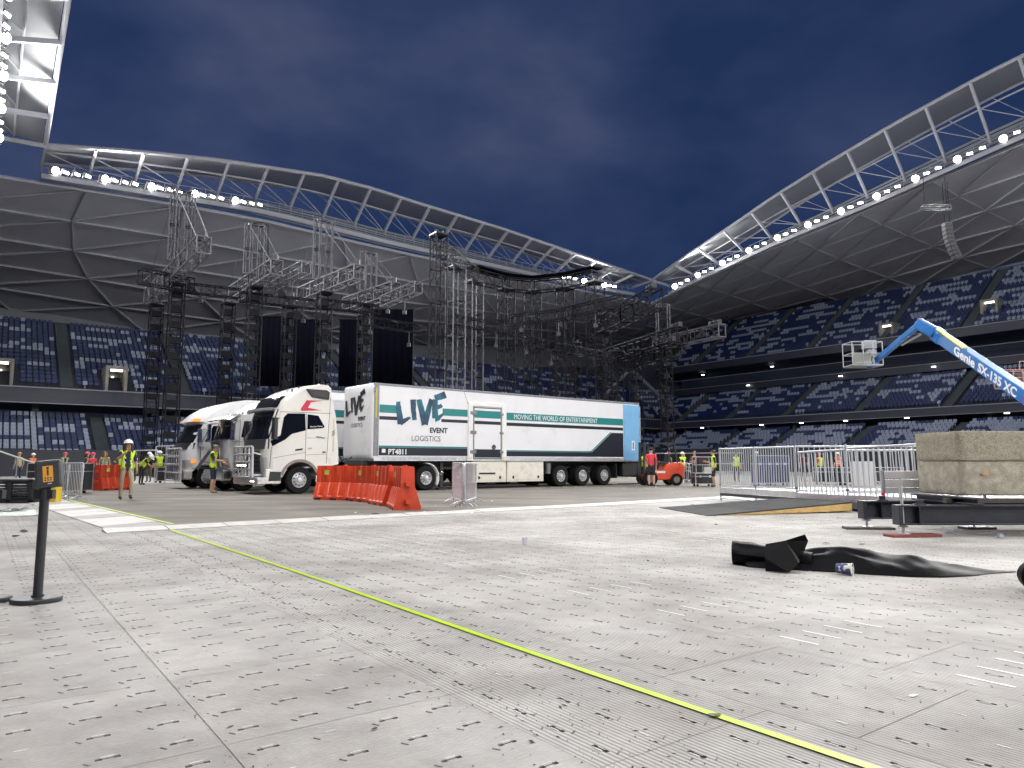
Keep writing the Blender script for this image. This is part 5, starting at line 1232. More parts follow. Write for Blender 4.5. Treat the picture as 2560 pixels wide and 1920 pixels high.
# aluminium edge beam standing before the block
ab = thing('aluminium_beam', 'ribbed aluminium beam on a scaffold leg left of the concrete block', 'beam', V((6.9, 13.4, 0)))
b = MB(); b.b2((0, -.03, .86), (1.9, .03, 1.0)); b.b2((0, -.045, .7), (1.9, .045, .845)); b.b2((0, -.03, .6), (1.9, .03, .69)); b.build('profile', mat('pale_aluminium', (.72, .7, .72), .35, metal=.4, var=.06, vscale=6), ab, bevel=.008)
bar('leg', (-.03, .0, .32), (-.03, 0, 1.02), .028, GALV, ab, n=10); MB().tube((-.03, 0, .52), (-.03, 0, .6), .034).build('red_tape', mat('red_tape', (.6, .02, .06), .5), ab)
for x in (.9, 1.4): MB().b2((x, -.06, .88), (x + .03, .06, 1.06) if x < 1 else (x + .03, .06, .84)).build('clip', BSTEEL, ab)
bar('leg', (1.85, 0, .3), (1.85, 0, .7), .028, GALV, ab)
# steel grillage, jacks, pads
gr = thing('steel_base_frame', 'black steel beam frame on screw jacks carrying the concrete block', 'steel frame', V((6.1, 11.45, 0)))
def ibeam(p, q, z0, z1, name='beam'):
    b = MB(); p, q = V(p), V(q); h = z1 - z0
    b.beam(p + V((0, 0, z0 + .012)), q + V((0, 0, z0 + .012)), .2, .024); b.beam(p + V((0, 0, z1 - .012)), q + V((0, 0, z1 - .012)), .2, .024); b.beam(p + V((0, 0, (z0 + z1) / 2)), q + V((0, 0, (z0 + z1) / 2)), .02, h - .04)
    return b.build(name, BSTEEL, gr, bevel=.004)
f1 = ibeam((0, 0, 0), (6, .1, 0), .18, .49); f2 = ibeam((.05, 1.25, 0), (6, 1.35, 0), .18, .49)
for p in ((-.02, 0, 0), (.03, 1.25, 0)):
    b = MB(); b.box((p[0] + .0, p[1], .335), (.06, .22, .31)); b.box((p[0] + .3, p[1], .335), (.02, .2, .27)); b.build('end_plate', BSTEEL, gr, bevel=.004)
    b = MB(); b.box((p[0] + .36, p[1], .53), (.1, .05, .09)); b.box((p[0] + .36, p[1], .5), (.16, .12, .02)); b.build('lifting_lug', BSTEEL, gr, bevel=.02)
for x, y in ((.06, 0), (.1, 1.25), (2.0, 1.3), (4.2, .05)):
    b = MB(); b.tube((x, y, .04), (x, y, .2), .024, n=10); b.lathe([(.05, .145), (.055, .155), (.05, .17)], (x, y, 0), 12); b.box((x, y, .155), (.16, .02, .018)); b.box((x, y, .19), (.13, .13, .02)); b.box((x, y, .045), (.13, .13, .01)); b.build('screw_jack', GALV, gr, True)
bar('leg', (.06, 0, .2), (.06, 0, .78), .022, GALV, gr, n=10)
ibeam((1.2, -.1, 0), (1.2, 1.6, 0), .49, .6, 'cross_beam'); ibeam((3.6, -.1, 0), (3.6, 1.6, 0), .49, .6, 'cross_beam')
MB().b2((1.0, .4, .495), (3.0, .5, .57)).build('plank', mat('dark_timber', (.07, .055, .05), .7, var=.3, vscale=6), gr)
def pad(x, y, lx, ly, rz, m, label):
    t = thing('sole_pad', label, 'timber pad', V((x, y, 0)), rz); MB().box((0, 0, .02), (lx, ly, .04)).build('board', m, t, bevel=.004); return t
pad(6.28, 11.42, .82, .26, .12, mat('red_timber', (.2, .045, .035), .65, var=.3, vscale=6, dirt=(.1, .06, .05), dscale=5, damt=.6), 'red painted timber pad under the front screw jack')
pad(6.22, 12.7, .8, .28, -.15, mat('dark_timber'), 'dark timber pad under the rear screw jack')
pad(8.15, 12.75, .5, .3, 0, BSTEEL, 'dark base pad under the beam further right')
# concrete block, two courses
def rough_block(name, c, dims, m, parent, seed, amp=.03):
    me = bmesh.new(); bmesh.ops.create_cube(me, size=1.0); bmesh.ops.subdivide_edges(me, edges=me.edges[:], cuts=18, use_grid_fill=True)
    for v in me.verts:
        v.co = V((v.co.x * dims[0], v.co.y * dims[1], v.co.z * dims[2]))
        e = sum(1 for k in range(3) if abs(abs(v.co[k]) - dims[k] / 2) < .03)
        nn = noise.noise(v.co * 3.1 + V((seed, 0, 0))) * amp + noise.noise(v.co * 9 + V((0, seed, 0))) * amp * .5
        v.co += v.co.normalized() * (nn - (.004 + abs(nn) * 1.2 if e >= 2 else 0))
    o = D.objects.new(name, D.meshes.new(name)); me.to_mesh(o.data); me.free(); COL.objects.link(o); o.location = c; o.parent = parent; o.data.materials.append(m)
    o.data.polygons.foreach_set('use_smooth', [True] * len(o.data.polygons)); return o
cb = thing('concrete_block', 'weathered concrete ballast block in two courses at the right edge', 'concrete block', V((7.42, 11.95, .6)))
AGG = mat('exposed_aggregate', (.33, .3, .23), .9, var=.45, vscale=55, bump=1., bscale=75, dirt=(.1, .09, .06), dscale=14, damt=.7)
rough_block('upper_course', V((1.5, .65, .83)), (3.0, 1.25, .5), AGG, cb, 2.1, .014)
rough_block('lower_course', V((1.5, .65, .3)), (2.98, 1.22, .58), CONC, cb, 5.3, .007)
MB().box((.42, -.002, .38), (.1, .012, .04)).build('orange_paint_mark', mat('orange_mark', (.6, .28, .08), .7, var=.4, vscale=40), cb)
MB().box((1.6, .3, 1.055), (1.2, .5, .03)).build('moss', mat('moss', (.12, .17, .04), .95, var=.5, vscale=20, bump=1, bscale=40), cb, bevel=.01)
# ------------------------------------------------------------------ boom lifts
BLUE = mat('lift_blue', (.02, .14, .42), .38, var=.08, vscale=1.5, coat=.2); WINK = mat('white_ink'); YELL = mat('yellow_hose_guard', (.6, .55, .1), .5)
bl = thing('boom_lift', 'blue articulated boom lift arm with basket reaching in from the right', 'boom lift', V((20.5, 20.5, 0)))
O = V((20.5, 20.5, 0))
E_ = AT(2560, 985, 24) - O; K1 = AT(2345, 838, 31) - O; K2 = AT(2312, 812, 31.6) - O; BK = AT(2192, 900, 35.5) - O
base = V((0, 0, 1.6)); dirm = (E_ - K1).normalized(); Rt = K1 + dirm * ((E_ - K1).length + 3.6)
MB().beam(Rt, K1, .34, .5).build('main_boom', BLUE, bl, bevel=.03)
MB().beam(Rt + V((0, 0, .1)), Rt.lerp(K1, .99) + V((0, 0, .28)), .2, .05).build('hose_tray', ALU, bl)
MB().beam(Rt.lerp(K1, .72) + V((-.1, 0, .3)), Rt.lerp(K1, .97) + V((-.1, 0, .36)), .2, .05).build('hose_guard', YELL, bl)
MB().beam(K1 + (K1 - Rt).normalized() * -.5, K1 + (K1 - Rt).normalized() * .5, .42, .62).build('knuckle', BLUE, bl, bevel=.1)
MB().beam(K1 + V((-.1, 0, .1)), K2 + V((-.35, 0, .1)), .36, .5).build('knuckle', BLUE, bl, bevel=.08)
MB().beam(K2 + V((-.1, .1, .1)), BK, .2, .26).build('jib', BLUE, bl, bevel=.02)
MB().beam(K2 + V((-.1, -.06, .28)), BK + V((0, -.1, .19)), .05, .04).build('hose_guard', YELL, bl)
MB().tube(K2 + V((-.2, -.1, -.4)), K2.lerp(BK, .45) + V((0, 0, -.15)), .06).build('jib_cylinder', CHROME, bl, True)
def boom_text(txt, size, p, q, off, up, m=WINK, sx=1.):
    d = (q - p).normalized(); z = d.cross(V((0, 0, 1))).normalized(); z = -z if z.dot(p + O - V((0, 0, EYE))) > 0 else z; y = z.cross(d)
    mt = M((d, y, z)).transposed().to_4x4(); mt.translation = p + z * off + y * up
    inst('lettering', text_mesh(txt, size, m, bold=.008 * size / .3, extrude=.004, sx=sx), bl, mt)
boom_text('Genie', .5, K1.lerp(Rt, .2), Rt, .178, -.17, sx=1.7); boom_text('SX-135 XC', .46, K1.lerp(Rt, .405), Rt, .178, -.17, sx=1.45)
boom_text('Genie SX-135 XC', .24, BK.lerp(K2, .3), K2, .106, -.08)
r_ = K1.lerp(Rt, .735); MB().lathe([(0, -.2), (.16, -.2), (.18, -.18)], r_, 20, 'x').build('red_roundel', mat('red_paint', (.6, .02, .03), .4), bl)
bk = V(BK); 
b = MB(); 
x0, x1, y0, y1, z0, z1 = -1.45, .05, -.5, .5, -.3, .85
for z in (z0, (z0 + z1) / 2, z1):
    for p, q in (((x0, y0), (x1, y0)), ((x1, y0), (x1, y1)), ((x1, y1), (x0, y1)), ((x0, y1), (x0, y0))): b.tube(bk + V((p[0], p[1], z)), bk + V((q[0], q[1], z)), .022, n=6)
for x in (x0, (x0 + x1) / 2 - .2, (x0 + x1) / 2 + .3, x1):
    for y in (y0, y1): b.tube(bk + V((x, y, z0)), bk + V((x, y, z1)), .022, n=6)
b.build('basket_rail', mat('basket_grey', (.42, .44, .46), .45), bl, True)
MB().b2(bk + V((x0, y0, z0 - .06)), bk + V((x1, y1, z0))).build('basket_floor', GREYM, bl)
MB().b2(bk + V((-1.4, -.45, z0 + .05)), bk + V((-.5, -.38, .3))).build('mesh_panel', mat('pale_mesh', (.34, .35, .31), .6), bl)
b = MB(); b.b2(bk + V((-.65, -.2, .55)), bk + V((-.05, .2, .98))); b.b2(bk + V((-.5, -.25, .1)), bk + V((-.1, .1, .5))); b.build('control_box', mat('control_grey', (.3, .3, .34), .5), bl, bevel=.03)
MB().beam(bk + V((.05, 0, -.1)), bk + V((-.5, 0, -.35)), .2, .25).build('basket_mount', BLUE, bl, bevel=.03)
# chassis of the lift, outside the picture
b = MB(); b.b2((-.2, -1.2, .6), (4.6, 1.4, 1.25)); b.build('chassis', BLUE, bl, bevel=.08); b = MB(); b.b2((.4, -1.0, 1.25), (4.4, 1.2, 2.4)); b.build('turntable', BLUE, bl, bevel=.1)
for x in (.5, 3.9):
    for y in (-1.3, 1.5): inst('wheel', WF[0], bl, M.Translation((x, y, .5)))
ol = thing('boom_lift', 'orange boom lift basket behind the blue arm at the right edge', 'boom lift', V((32, 38, 0)))
ORG = mat('lift_orange', (.55, .12, .03), .45); OO = V((32, 38, 0)); ob = AT(2535, 950, 44) - OO
b = MB()
for z in (-.5, .1, .6):
    for p, q in (((-.95, -.4), (.9, -.4)), ((.9, -.4), (.9, .4)), ((.9, .4), (-.95, .4)), ((-.95, .4), (-.95, -.4))): b.tube(ob + V((p[0], p[1], z)), ob + V((q[0], q[1], z)), .025, n=5)
for x in (-.95, -.3, .3, .9):
    for y in (-.4, .4): b.tube(ob + V((x, y, -.5)), ob + V((x, y, .6)), .025, n=5)
b.path([ob + V((.1, -.4, .6)), ob + V((.15, -.4, 1.1)), ob + V((.7, -.4, 1.15)), ob + V((.75, -.4, .6))], .03, 6); b.build('basket_rail', mat('pale_orange_rail', (.6, .3, .24), .5), ol, True)
MB().b2(ob + V((.0, -.3, -.3)), ob + V((.6, .2, .4))).build('control_box', mat('control_dark', (.1, .06, .06), .5), ol, bevel=.03)
MB().b2(ob + V((-.95, -.4, -.56)), ob + V((.9, .4, -.5))).build('basket_floor', GREYM, ol)
MB().beam(ob + V((.6, .3, -.6)), V((0, 0, 1.8)), .3, .4).build('boom', ORG, ol, bevel=.03); MB().b2((-1.2, -1.2, .4), (2.2, 1.2, 1.8)).build('chassis', ORG, ol, bevel=.1)
MB().ball(ob + V((.2, -.45, -.35)), .1).build('beacon', AMBER, ol, True)
# ------------------------------------------------------------------ black sheet on the floor
SHEET = mat('black_plastic_sheet', (.006, .006, .007), .5, var=.3, vscale=3, bump=.2, bscale=7, spec=.06)
sh = thing('black_sheet', 'crumpled black plastic sheet with a folded upright flap on the floor', 'plastic sheet', V((2.6, 8.35, 0)))
rs = random.Random(5)
b = MB(); n = 26; kk = 11; pts = []
for i in range(n + 1):
    f = i / n; cx = 2.72 * f; cy = -.06 - .62 * f + .1 * math.sin(f * 7)
    w = (.16 + .34 * math.sin(math.pi * min(1, f * 1.15)) ** .8) * (1 - f ** 6) + .012; h = (.03 + .17 * math.sin(math.pi * min(1, f * 1.02 + .05)) ** .7) * (1 - f ** 3) + .006
    if f < .12: h *= .8 + f * 2
    for j in range(kk + 1):
        g = j / kk; y = (g - .5) * 2
        prof = max(0, 1 - abs(y) ** 1.6); crease = .5 * noise.noise(V((f * 9, y * 2.2, 1.7))) + .35 * noise.noise(V((f * 22, y * 4, 5.1)))
        z = h * prof * (1 + crease) + .005
        pts.append((cx + .03 * crease, cy + y * w + .03 * noise.noise(V((f * 12, g * 3, 2))), max(.003, z)))
b.add(pts, [(i * (kk + 1) + j, (i + 1) * (kk + 1) + j, (i + 1) * (kk + 1) + j + 1, i * (kk + 1) + j + 1) for i in range(n) for j in range(kk)])
o = b.build('sheet_body', SHEET, sh, True, ang=70); su = o.modifiers.new('s', 'SUBSURF'); su.levels = su.render_levels = 2; sd = o.modifiers.new('t', 'SOLIDIFY'); sd.thickness = .003
# rolled left end and standing flap
b = MB(); ring = []
for i in range(9):
    f = i / 8; c = V((-.06 + .75 * f, .06 - .42 * f, .0)); rr = .16 - .05 * f
    for j in range(10):
        a = 2 * math.pi * j / 10; q = V((.15 * math.cos(a) * .4, rr * 1.0 * math.cos(a), rr * .8 * math.sin(a) + rr * .78)); q *= 1 + .14 * noise.noise(V((f * 5, j * 1.3, 3)))
        ring.append(c + q)
b.add(ring, [(i * 10 + j, (i + 1) * 10 + j, (i + 1) * 10 + (j + 1) % 10, i * 10 + (j + 1) % 10) for i in range(8) for j in range(10)])
o = b.build('rolled_end', SHEET, sh, True, ang=45); sd = o.modifiers.new('t', 'SOLIDIFY'); sd.thickness = .003
def W3(px, py, Y): return AT(px, py, Y) - V((2.6, 8.35, 0))
fv = [W3(1914, 1361, 7.95), W3(2012, 1336, 8.0), W3(2020, 1352, 8.15), W3(2001, 1400, 8.05), W3(1972, 1432, 7.62), W3(1914, 1428, 7.75), W3(1912, 1395, 7.78), W3(1962, 1352, 7.84), W3(1996, 1408, 7.66)]
b = MB(); b.add(fv, [(0, 7, 6), (7, 1, 2), (7, 2, 3), (7, 3, 8), (6, 7, 8), (6, 8, 4), (6, 4, 5), (8, 3, 4)]); o = b.build('upright_flap', SHEET, sh); sd = o.modifiers.new('t', 'SOLIDIFY'); sd.thickness = .004
t = thing('black_sheet', 'edge of another dark plastic bag at the far right of the floor', 'plastic sheet', G(2612, 1482))
b = MB(); pp = []
for i in range(8):
    for j in range(8):
        a = 2 * math.pi * j / 8; f = i / 7; r0 = .2 * math.sin(math.pi * min(.999, max(.05, f * .9 + .08))) ** .5; pp.append((r0 * math.cos(a) * (1 + .2 * noise.noise(V((i, j, 1)))), r0 * math.sin(a) * (1 + .2 * noise.noise(V((i, j, 9)))), .3 * f))
b.add(pp, [(i * 8 + j, i * 8 + (j + 1) % 8, (i + 1) * 8 + (j + 1) % 8, (i + 1) * 8 + j) for i in range(7) for j in range(8)]); b.build('bag', SHEET, t, True, ang=25)
# ------------------------------------------------------------------ litter
cu = thing('paper_cup', 'paper cup with blue print lying on its side by the black sheet', 'cup', G(2112, 1437) + V((0, 0, .06)), -.65); cu.scale = (1.35,) * 3
b = MB(); b.lathe([(.032, -.06), (.036, -.055), (.0455, .055)], n=20, axis='x'); pa = mat('cup_print', (.72, .7, .66), .5)
t_ = pa.node_tree; tx = t_.nodes.new('ShaderNodeTexCoord'); vo = t_.nodes.new('ShaderNodeTexNoise'); vo.inputs['Scale'].default_value = 22; rr_ = t_.nodes.new('ShaderNodeValToRGB'); rr_.color_ramp.interpolation = 'CONSTANT'
rr_.color_ramp.elements[0].color = (.06, .07, .2, 1); rr_.color_ramp.elements[1].position = .52; rr_.color_ramp.elements[1].color = (.7, .68, .64, 1)
t_.links.new(tx.outputs['Object'], vo.inputs[0]); t_.links.new(vo.outputs['Fac'], rr_.inputs[0]); t_.links.new(rr_.outputs[0], t_.nodes['Principled BSDF'].inputs['Base Color'])
b.build('wall', pa, cu, True)
MB().lathe([(.005, .03), (.036, .035), (.0445, .0575), (.048, .0575), (.048, .052)], n=20, axis='x').build('rim', mat('cup_inside', (.78, .74, .55), .5), cu, True)
CLEAR = mat('clear_plastic', (.6, .63, .68), .15, alpha=.5, spec=.6)
for px, py, rz, lab in ((2375, 1334, .3, 'clear plastic bottle lying under the black steel beam'), (2500, 1345, 1.2, 'clear plastic bottle lying at the right under the beam')):
    t = thing('plastic_bottle', lab, 'bottle', G(px, py) + V((0, 0, .035)), rz)
    MB().lathe([(.02, -.11), (.033, -.1), (.034, -.03), (.03, -.02), (.034, 0), (.034, .05), (.014, .09), (.014, .11)], n=14, axis='x').build('bottle_body', CLEAR, t, True)
    MB().lathe([(.016, .105), (.016, .125)], n=12, axis='x').build('cap', mat('blue_cap', (.2, .3, .6), .5), t)
cp = thing('clear_cup', 'clear plastic cup standing in the middle of the pale floor', 'cup', G(1312, 1362)); MB().lathe([(.03, 0), (.03, .005), (.04, .1), (.042, .1)], n=16).build('wall', CLEAR, cp, True)
LIT = [mat('dark_scrap', (.05, .047, .045), .8), mat('pale_scrap', (.7, .69, .66), .7)]
def scrap(p, s, m, label, group, rz):
    b = MB(); k = 6; ring = [(s * (.6 + .7 * random.random()) * math.cos(2 * math.pi * i / k), s * .45 * (.6 + .7 * random.random()) * math.sin(2 * math.pi * i / k), random.random() * s * .28) for i in range(k)]
    b.add(ring + [(0, 0, s * .35)], [(i, (i + 1) % k, k) for i in range(k)] + [tuple(range(k))[::-1]]); o = b.build('litter_scrap', m); o.location = p; o.rotation_euler = (0, 0, rz); return tag(o, label, 'litter', group)
for px, py, s in ((1790, 1312, .07), (2010, 1300, .06), (2095, 1298, .05), (2150, 1297, .05), (1870, 1318, .04), (2065, 1360, .09), (2155, 1362, .06), (2270, 1402, .07), (1620, 1402, .04), (1660, 1402, .03), (745, 1368, .05), (1000, 1380, .03), (320, 1720, .035), (290, 1765, .035), (165, 1715, .04), (975, 1586, .04), (1225, 1592, .04), (1315, 1640, .05), (1590, 1610, .05), (1810, 1512, .05), (935, 1824, .05), (870, 1240, .05), (1730, 1265, .1), (1345, 1300, .05), (60, 1330, .16), (40, 1342, .1), (940, 1290, .14), (1440, 1450, .04), (1130, 1510, .04), (30, 1405, .05)):
    scrap(G(px, py) + V((0, 0, .024 if py < 1300 else .001)), s * (.4 if py > 1480 else .8), LIT[0], 'small dark scrap of litter lying on the floor', 'dark litter scraps', random.random() * 6)
for px, py, s in ((1060, 1282, .06), (1180, 1286, .08), (1230, 1255, .06), (1090, 1268, .05), (890, 1285, .06), (1700, 1222, .06), (1640, 1220, .08), (1590, 1218, .1), (1720, 1245, .05), (1680, 1235, .05), (435, 1224, .04), (265, 1224, .04), (1600, 1228, .06), (1560, 1222, .06)):
    scrap(G(px, py) + V((0, 0, .024)), s, LIT[1], 'small pale scrap of litter lying on the dark deck', 'pale litter scraps', random.random() * 6)
scrap(G(2285, 1740), .03, LIT[1], 'crumpled foil wrapper on a white floor label', None, .4); scrap(G(1785, 1793) + V((0, 0, .006)), .035, mat('olive_scrap', (.16, .15, .1), .7), 'olive folded scrap lying on the yellow tape', None, .1)
# ------------------------------------------------------------------ forklift and cases at the back right
fk = thing('forklift', 'small orange forklift behind the blue trailer door', 'forklift', V((7.35, 36.3, .022)), math.pi + .15)
FO = mat('forklift_orange', (.65, .075, .03), .4, var=.08, vscale=3)
b = MB(); b.prism([(-.95, -.5, .3), (-.95, -.5, .95), (-.85, -.5, 1.1), (-.3, -.5, 1.08), (-.1, -.5, .7), (.6, -.5, .65), (.75, -.5, .5), (.75, -.5, .25)], (0, 1.0, 0)); b.build('body', FO, fk, bevel=.05)
MB().prism([(-1.2, -.48, .35), (-1.22, -.48, 1.0), (-1.1, -.48, 1.15), (-.9, -.48, 1.15), (-.9, -.48, .3)], (0, .96, 0)).build('counterweight', FO, fk, bevel=.06)
b = MB()
for y in (-.45, .45): b.beam((.55, y, .6), (.3, y, 2.1), .06, .06); b.beam((-.85, y, 1.1), (-.7, y, 2.1), .06, .06); b.beam((.3, y, 2.1), (-.75, y, 2.1), .06, .06)
for k in range(5): b.beam((.25 - .22 * k, -.45, 2.1), (.25 - .22 * k, .45, 2.1), .05, .03)
b.build('overhead_guard', FRAME, fk)
b = MB()
for y in (-.35, .35): b.beam((.85, y, .1), (.8, y, 2.15), .1, .12)
for z in (.4, 1.2, 2.1): b.beam((.85, -.35, z), (.85, .35, z), .06, .06)
b.build('mast', FRAME, fk)
b = MB(); 
for y in (-.25, .25): b.beam((.95, y, .1), (2.0, y, .08), .1, .04)
b.build('forks', FRAME, fk)
b = MB(); b.b2((-.5, -.25, 1.05), (0, .25, 1.2)); b.b2((-.55, -.25, 1.15), (-.42, .25, 1.6)); b.build('seat', BLACK, fk, bevel=.05)
for x, r in ((.6, .36), (-.75, .3)):
    for y in (-.5, .5): 
        w = MB().lathe([(r * .55, -.1), (r, -.1), (r, .1), (r * .55, .1)], (x, y, r), 20, 'y', caps=False).build('wheel', RUBBER, fk, True); MB().lathe([(0.01, -.08), (r * .55, -.09), (r * .55, .09), (.01, .08)], (x, y, r), 16, 'y').build('rim', mat('dirty_rim', (.2, .18, .15), .6), w)
MB().b2((-.2, .505, .62), (.25, .51, .72)).build('badge', WINK, fk); MB().b2((-.2, -.51, .62), (.25, -.505, .72)).build('badge', WINK, fk)
def road_case(p, rz, dims, label, wheels=True, m=BLACK):
    t = thing('road_case', label, 'road case', p, rz); x, y, z = dims; zb = .13 if wheels else .0
    MB().box((0, 0, zb + z / 2), dims).build('box', m, t, bevel=.01)
    b = MB()
    for sx in (-1, 1):
        for sy in (-1, 1): b.box((sx * x / 2, sy * y / 2, zb + z / 2), (.035, .035, z + .01))
        for zz in (zb, zb + z, zb + z * .7): b.box((0, sx * y / 2, zz), (x, .03, .03)); b.box((sx * x / 2, 0, zz), (.03, y, .03))
    b.build('edge_trim', ALU, t)
    for sx in (-.25, .25): MB().box((sx * x, -y / 2 - .008, zb + z * .7), (.1, .015, .1)).build('latch', ALU, t)
    if wheels:
        for sx in (-1, 1):
            for sy in (-1, 1): MB().lathe([(.01, -.02), (.055, -.02), (.055, .02), (.01, .02)], (sx * x * .38, sy * y * .36, .055), 12, 'y').build('castor', FRAME, t, True); MB().box((sx * x * .38, sy * y * .36, .115), (.06, .06, .03)).build('castor_plate', GALV, t)
    return t
c = G(1758, 1217); road_case(c + V((0, 0, .022)), .1, (.95, .6, .5), 'black road case on castors beside the hi-vis worker at the railing')
rk_ = thing('rack_trolley', 'open equipment rack standing on the black road case', 'rack', c + V((0, 0, .022 + .63)), .1)
b = MB(); 
for x in (-.42, .42):
    for y in (-.25, .25): b.tube((x, y, .01), (x, y, .8), .02)
for z in (.02, .4, .78): b.tube((-.42, -.25, z), (.42, -.25, z), .018); b.tube((-.42, .25, z), (.42, .25, z), .018)
b.build('frame', GALV, rk_, True); MB().b2((-.3, -.2, .42), (.25, .2, .75)).build('monitor', BLACK, rk_, bevel=.02); MB().b2((-.27, -.207, .46), (.22, -.2, .71)).build('screen', mat('dim_screen', (.06, .03, .03), .3), rk_); MB().b2((.0, -.22, .04), (.4, -.1, .3)).build('white_panel', mat('pale_panel', (.55, .52, .52), .5), rk_); MB().b2((-.38, -.15, .03), (-.08, .15, .36)).build('amplifier', BLACK, rk_)
for i, (px, Y, lab) in enumerate(((1905, 36, 'dark blue covered road case behind the walkway railing'), (1945, 36.5, 'second dark blue covered case behind the walkway railing'))):
    p = AT(px, 1160, Y); road_case(V((p.x, p.y, .022)), .05, (.85, .7, 1.35), lab, True, mat('blue_cover', (.02, .03, .1), .6))
for i, (px, Y, w, lab) in enumerate(((2075, 38, 1.6, 'low road case with pale lid behind the walkway'), (2130, 37, 1.4, 'low black road case behind the railing corner'), (2210, 39, 1.8, 'long low road case seen through the railing'), (1700, 43, 1.5, 'low road case behind the steel barriers'), (300, 40, 1.3, 'low black case behind the workers on the left'), (430, 41, 1.5, 'low black case behind the left truck bull bar'))):
    p = AT(px, 1160, Y); road_case(V((p.x, p.y, .022)), .1 * i, (w, .7, .75), lab)
pn = thing('white_panel_stack', 'white flat panels standing behind the walkway railing', 'panels', AT(2160, 1215, 35)); pn.location.z = .022
for k in range(3): MB().b2((-.5, .08 * k, 0), (.5, .05 + .08 * k, 1.2)).build('panel', mat('white_board', (.5, .5, .5), .6), pn)
# rails of the front-of-stand barrier behind the workers
def long_rail(p, q, zs, label, step=1.6, m=GALV):
    p, q = V((p.x, p.y, 0)), V((q.x, q.y, 0)); t = thing('guard_rail', label, 'railing', p); d = q - p; n = max(1, int(d.length / step))
    for z in zs: bar('rail', V((0, 0, z)), d + V((0, 0, z)), .03, m, t)
    for k in range(n + 1): bar('post', d * (k / n) + V((0, 0, .022)), d * (k / n) + V((0, 0, max(zs))), .028, m, t)
long_rail(AT(1640, 1160, 46), AT(1860, 1160, 44), (.6, 1.1, 1.75), 'steel guard rail behind the forklift and the standing workers')
long_rail(AT(388, 1160, 42), AT(470, 1160, 38), (1.1, 1.6, 2.1), 'steel guard rail left of the left truck')
long_rail(AT(335, 1160, 44), AT(392, 1160, 43), (1.1, 1.9), 'steel guard rail behind the crouching workers')
# things at the left edge
hr = thing('sloping_handrail', 'pale sloping handrail at the left edge', 'handrail', V((-19, 25, 0)))
p, q = AT(-60, 1108, 25) - V((-19, 25, 0)), AT(128, 1172, 25) - V((-19, 25, 0)); bar('rail', p, q, .03, mat('pale_green_rail', (.5, .58, .5), .5), hr)
for f in (.1, .55, .98): a = p.lerp(q, f); bar('post', V((a.x, a.y, .02 - 0)), a, .025, GREYM, hr)
def crate(p, rz, dims, label):
    t = thing('plastic_crate', label, 'crate', p, rz); x, y, z = dims
    b = MB(); b.box((0, 0, .05), (x, y, .1)); b.box((0, 0, z - .03), (x, y, .06))
    for sx in (-1, 1):
        for sy in (-1, 1): b.box((sx * (x / 2 - .05), sy * (y / 2 - .05), z / 2), (.1, .1, z))
    b.box((0, -y / 2 + .05, z / 2), (.12, .1, z)); b.build('frame', BLACK, t, bevel=.01)
    for k in range(6): MB().box((0, 0, .15 + (z - .25) * k / 5), (x - .1, y - .06, .045)).build('slat', BLACK, t)
    return t
p = G(28, 1257); crate(V((p.x, p.y + .3, 0)), .0, (1.35, .9, .66), 'black slatted plastic crate at the left edge behind the queue post')
tp = MB().box((0, 0, 0), (1.2, .7, .03)).build('table_top', mat('grey_table', (.3, .3, .3), .5)); tp.location = (p.x, p.y + .3, .68); tag(tp, 'grey board lying on the black plastic crate', 'board'); tp.name = 'grey_board'
p = G(150, 1236); road_case(V((p.x - .4, p.y + .6, 0)), .1, (1.9, .9, 1.0), 'large black road case behind the left steel barriers')
p = AT(136, 1218, 21.0); yb = thing('yellow_box', 'small yellow plastic box behind the left steel barrier', 'box', V((p.x, p.y, 0))); MB().box((0, 0, .3), (.3, .3, .6)).build('box', mat('yellow_plastic', (.65, .45, .03), .5), yb, bevel=.02); MB().box((0, 0, .62), (.32, .32, .04)).build('lid', mat('yellow_plastic'), yb)
gm = thing('green_tarp', 'dark green round tarp with clear plastic on it at the left edge', 'tarp', G(20, 1288))
b = MB(); kk = 22; ring = [(.72 * math.cos(2 * math.pi * i / kk) * (1 + .06 * math.sin(i * 3)), .62 * math.sin(2 * math.pi * i / kk), .01) for i in range(kk)]; r2_ = [(x * .7, y * .7, .08 + .03 * math.sin(i * 2.3)) for i, (x, y, z) in enumerate(ring)]
b.add(ring + r2_ + [(0, 0, .07)], [(i, (i + 1) % kk, kk + (i + 1) % kk, kk + i) for i in range(kk)] + [(kk + i, kk + (i + 1) % kk, 2 * kk) for i in range(kk)]); b.build('tarp', mat('green_tarp', (.012, .07, .04), .35, var=.3, vscale=5), gm, True)
b = MB(); pp = [(.45 * (i / 7 - .6), .3 * (j / 5) + .12, .1 + .1 * abs(noise.noise(V((i * .9, j * .9, 3))))) for i in range(8) for j in range(6)]
b.add(pp, [(i * 6 + j, (i + 1) * 6 + j, (i + 1) * 6 + j + 1, i * 6 + j + 1) for i in range(7) for j in range(5)]); o = b.build('plastic_film', mat('film', (.3, .3, .3), .2, alpha=.6), gm); sd = o.modifiers.new('t', 'SOLIDIFY'); sd.thickness = .004
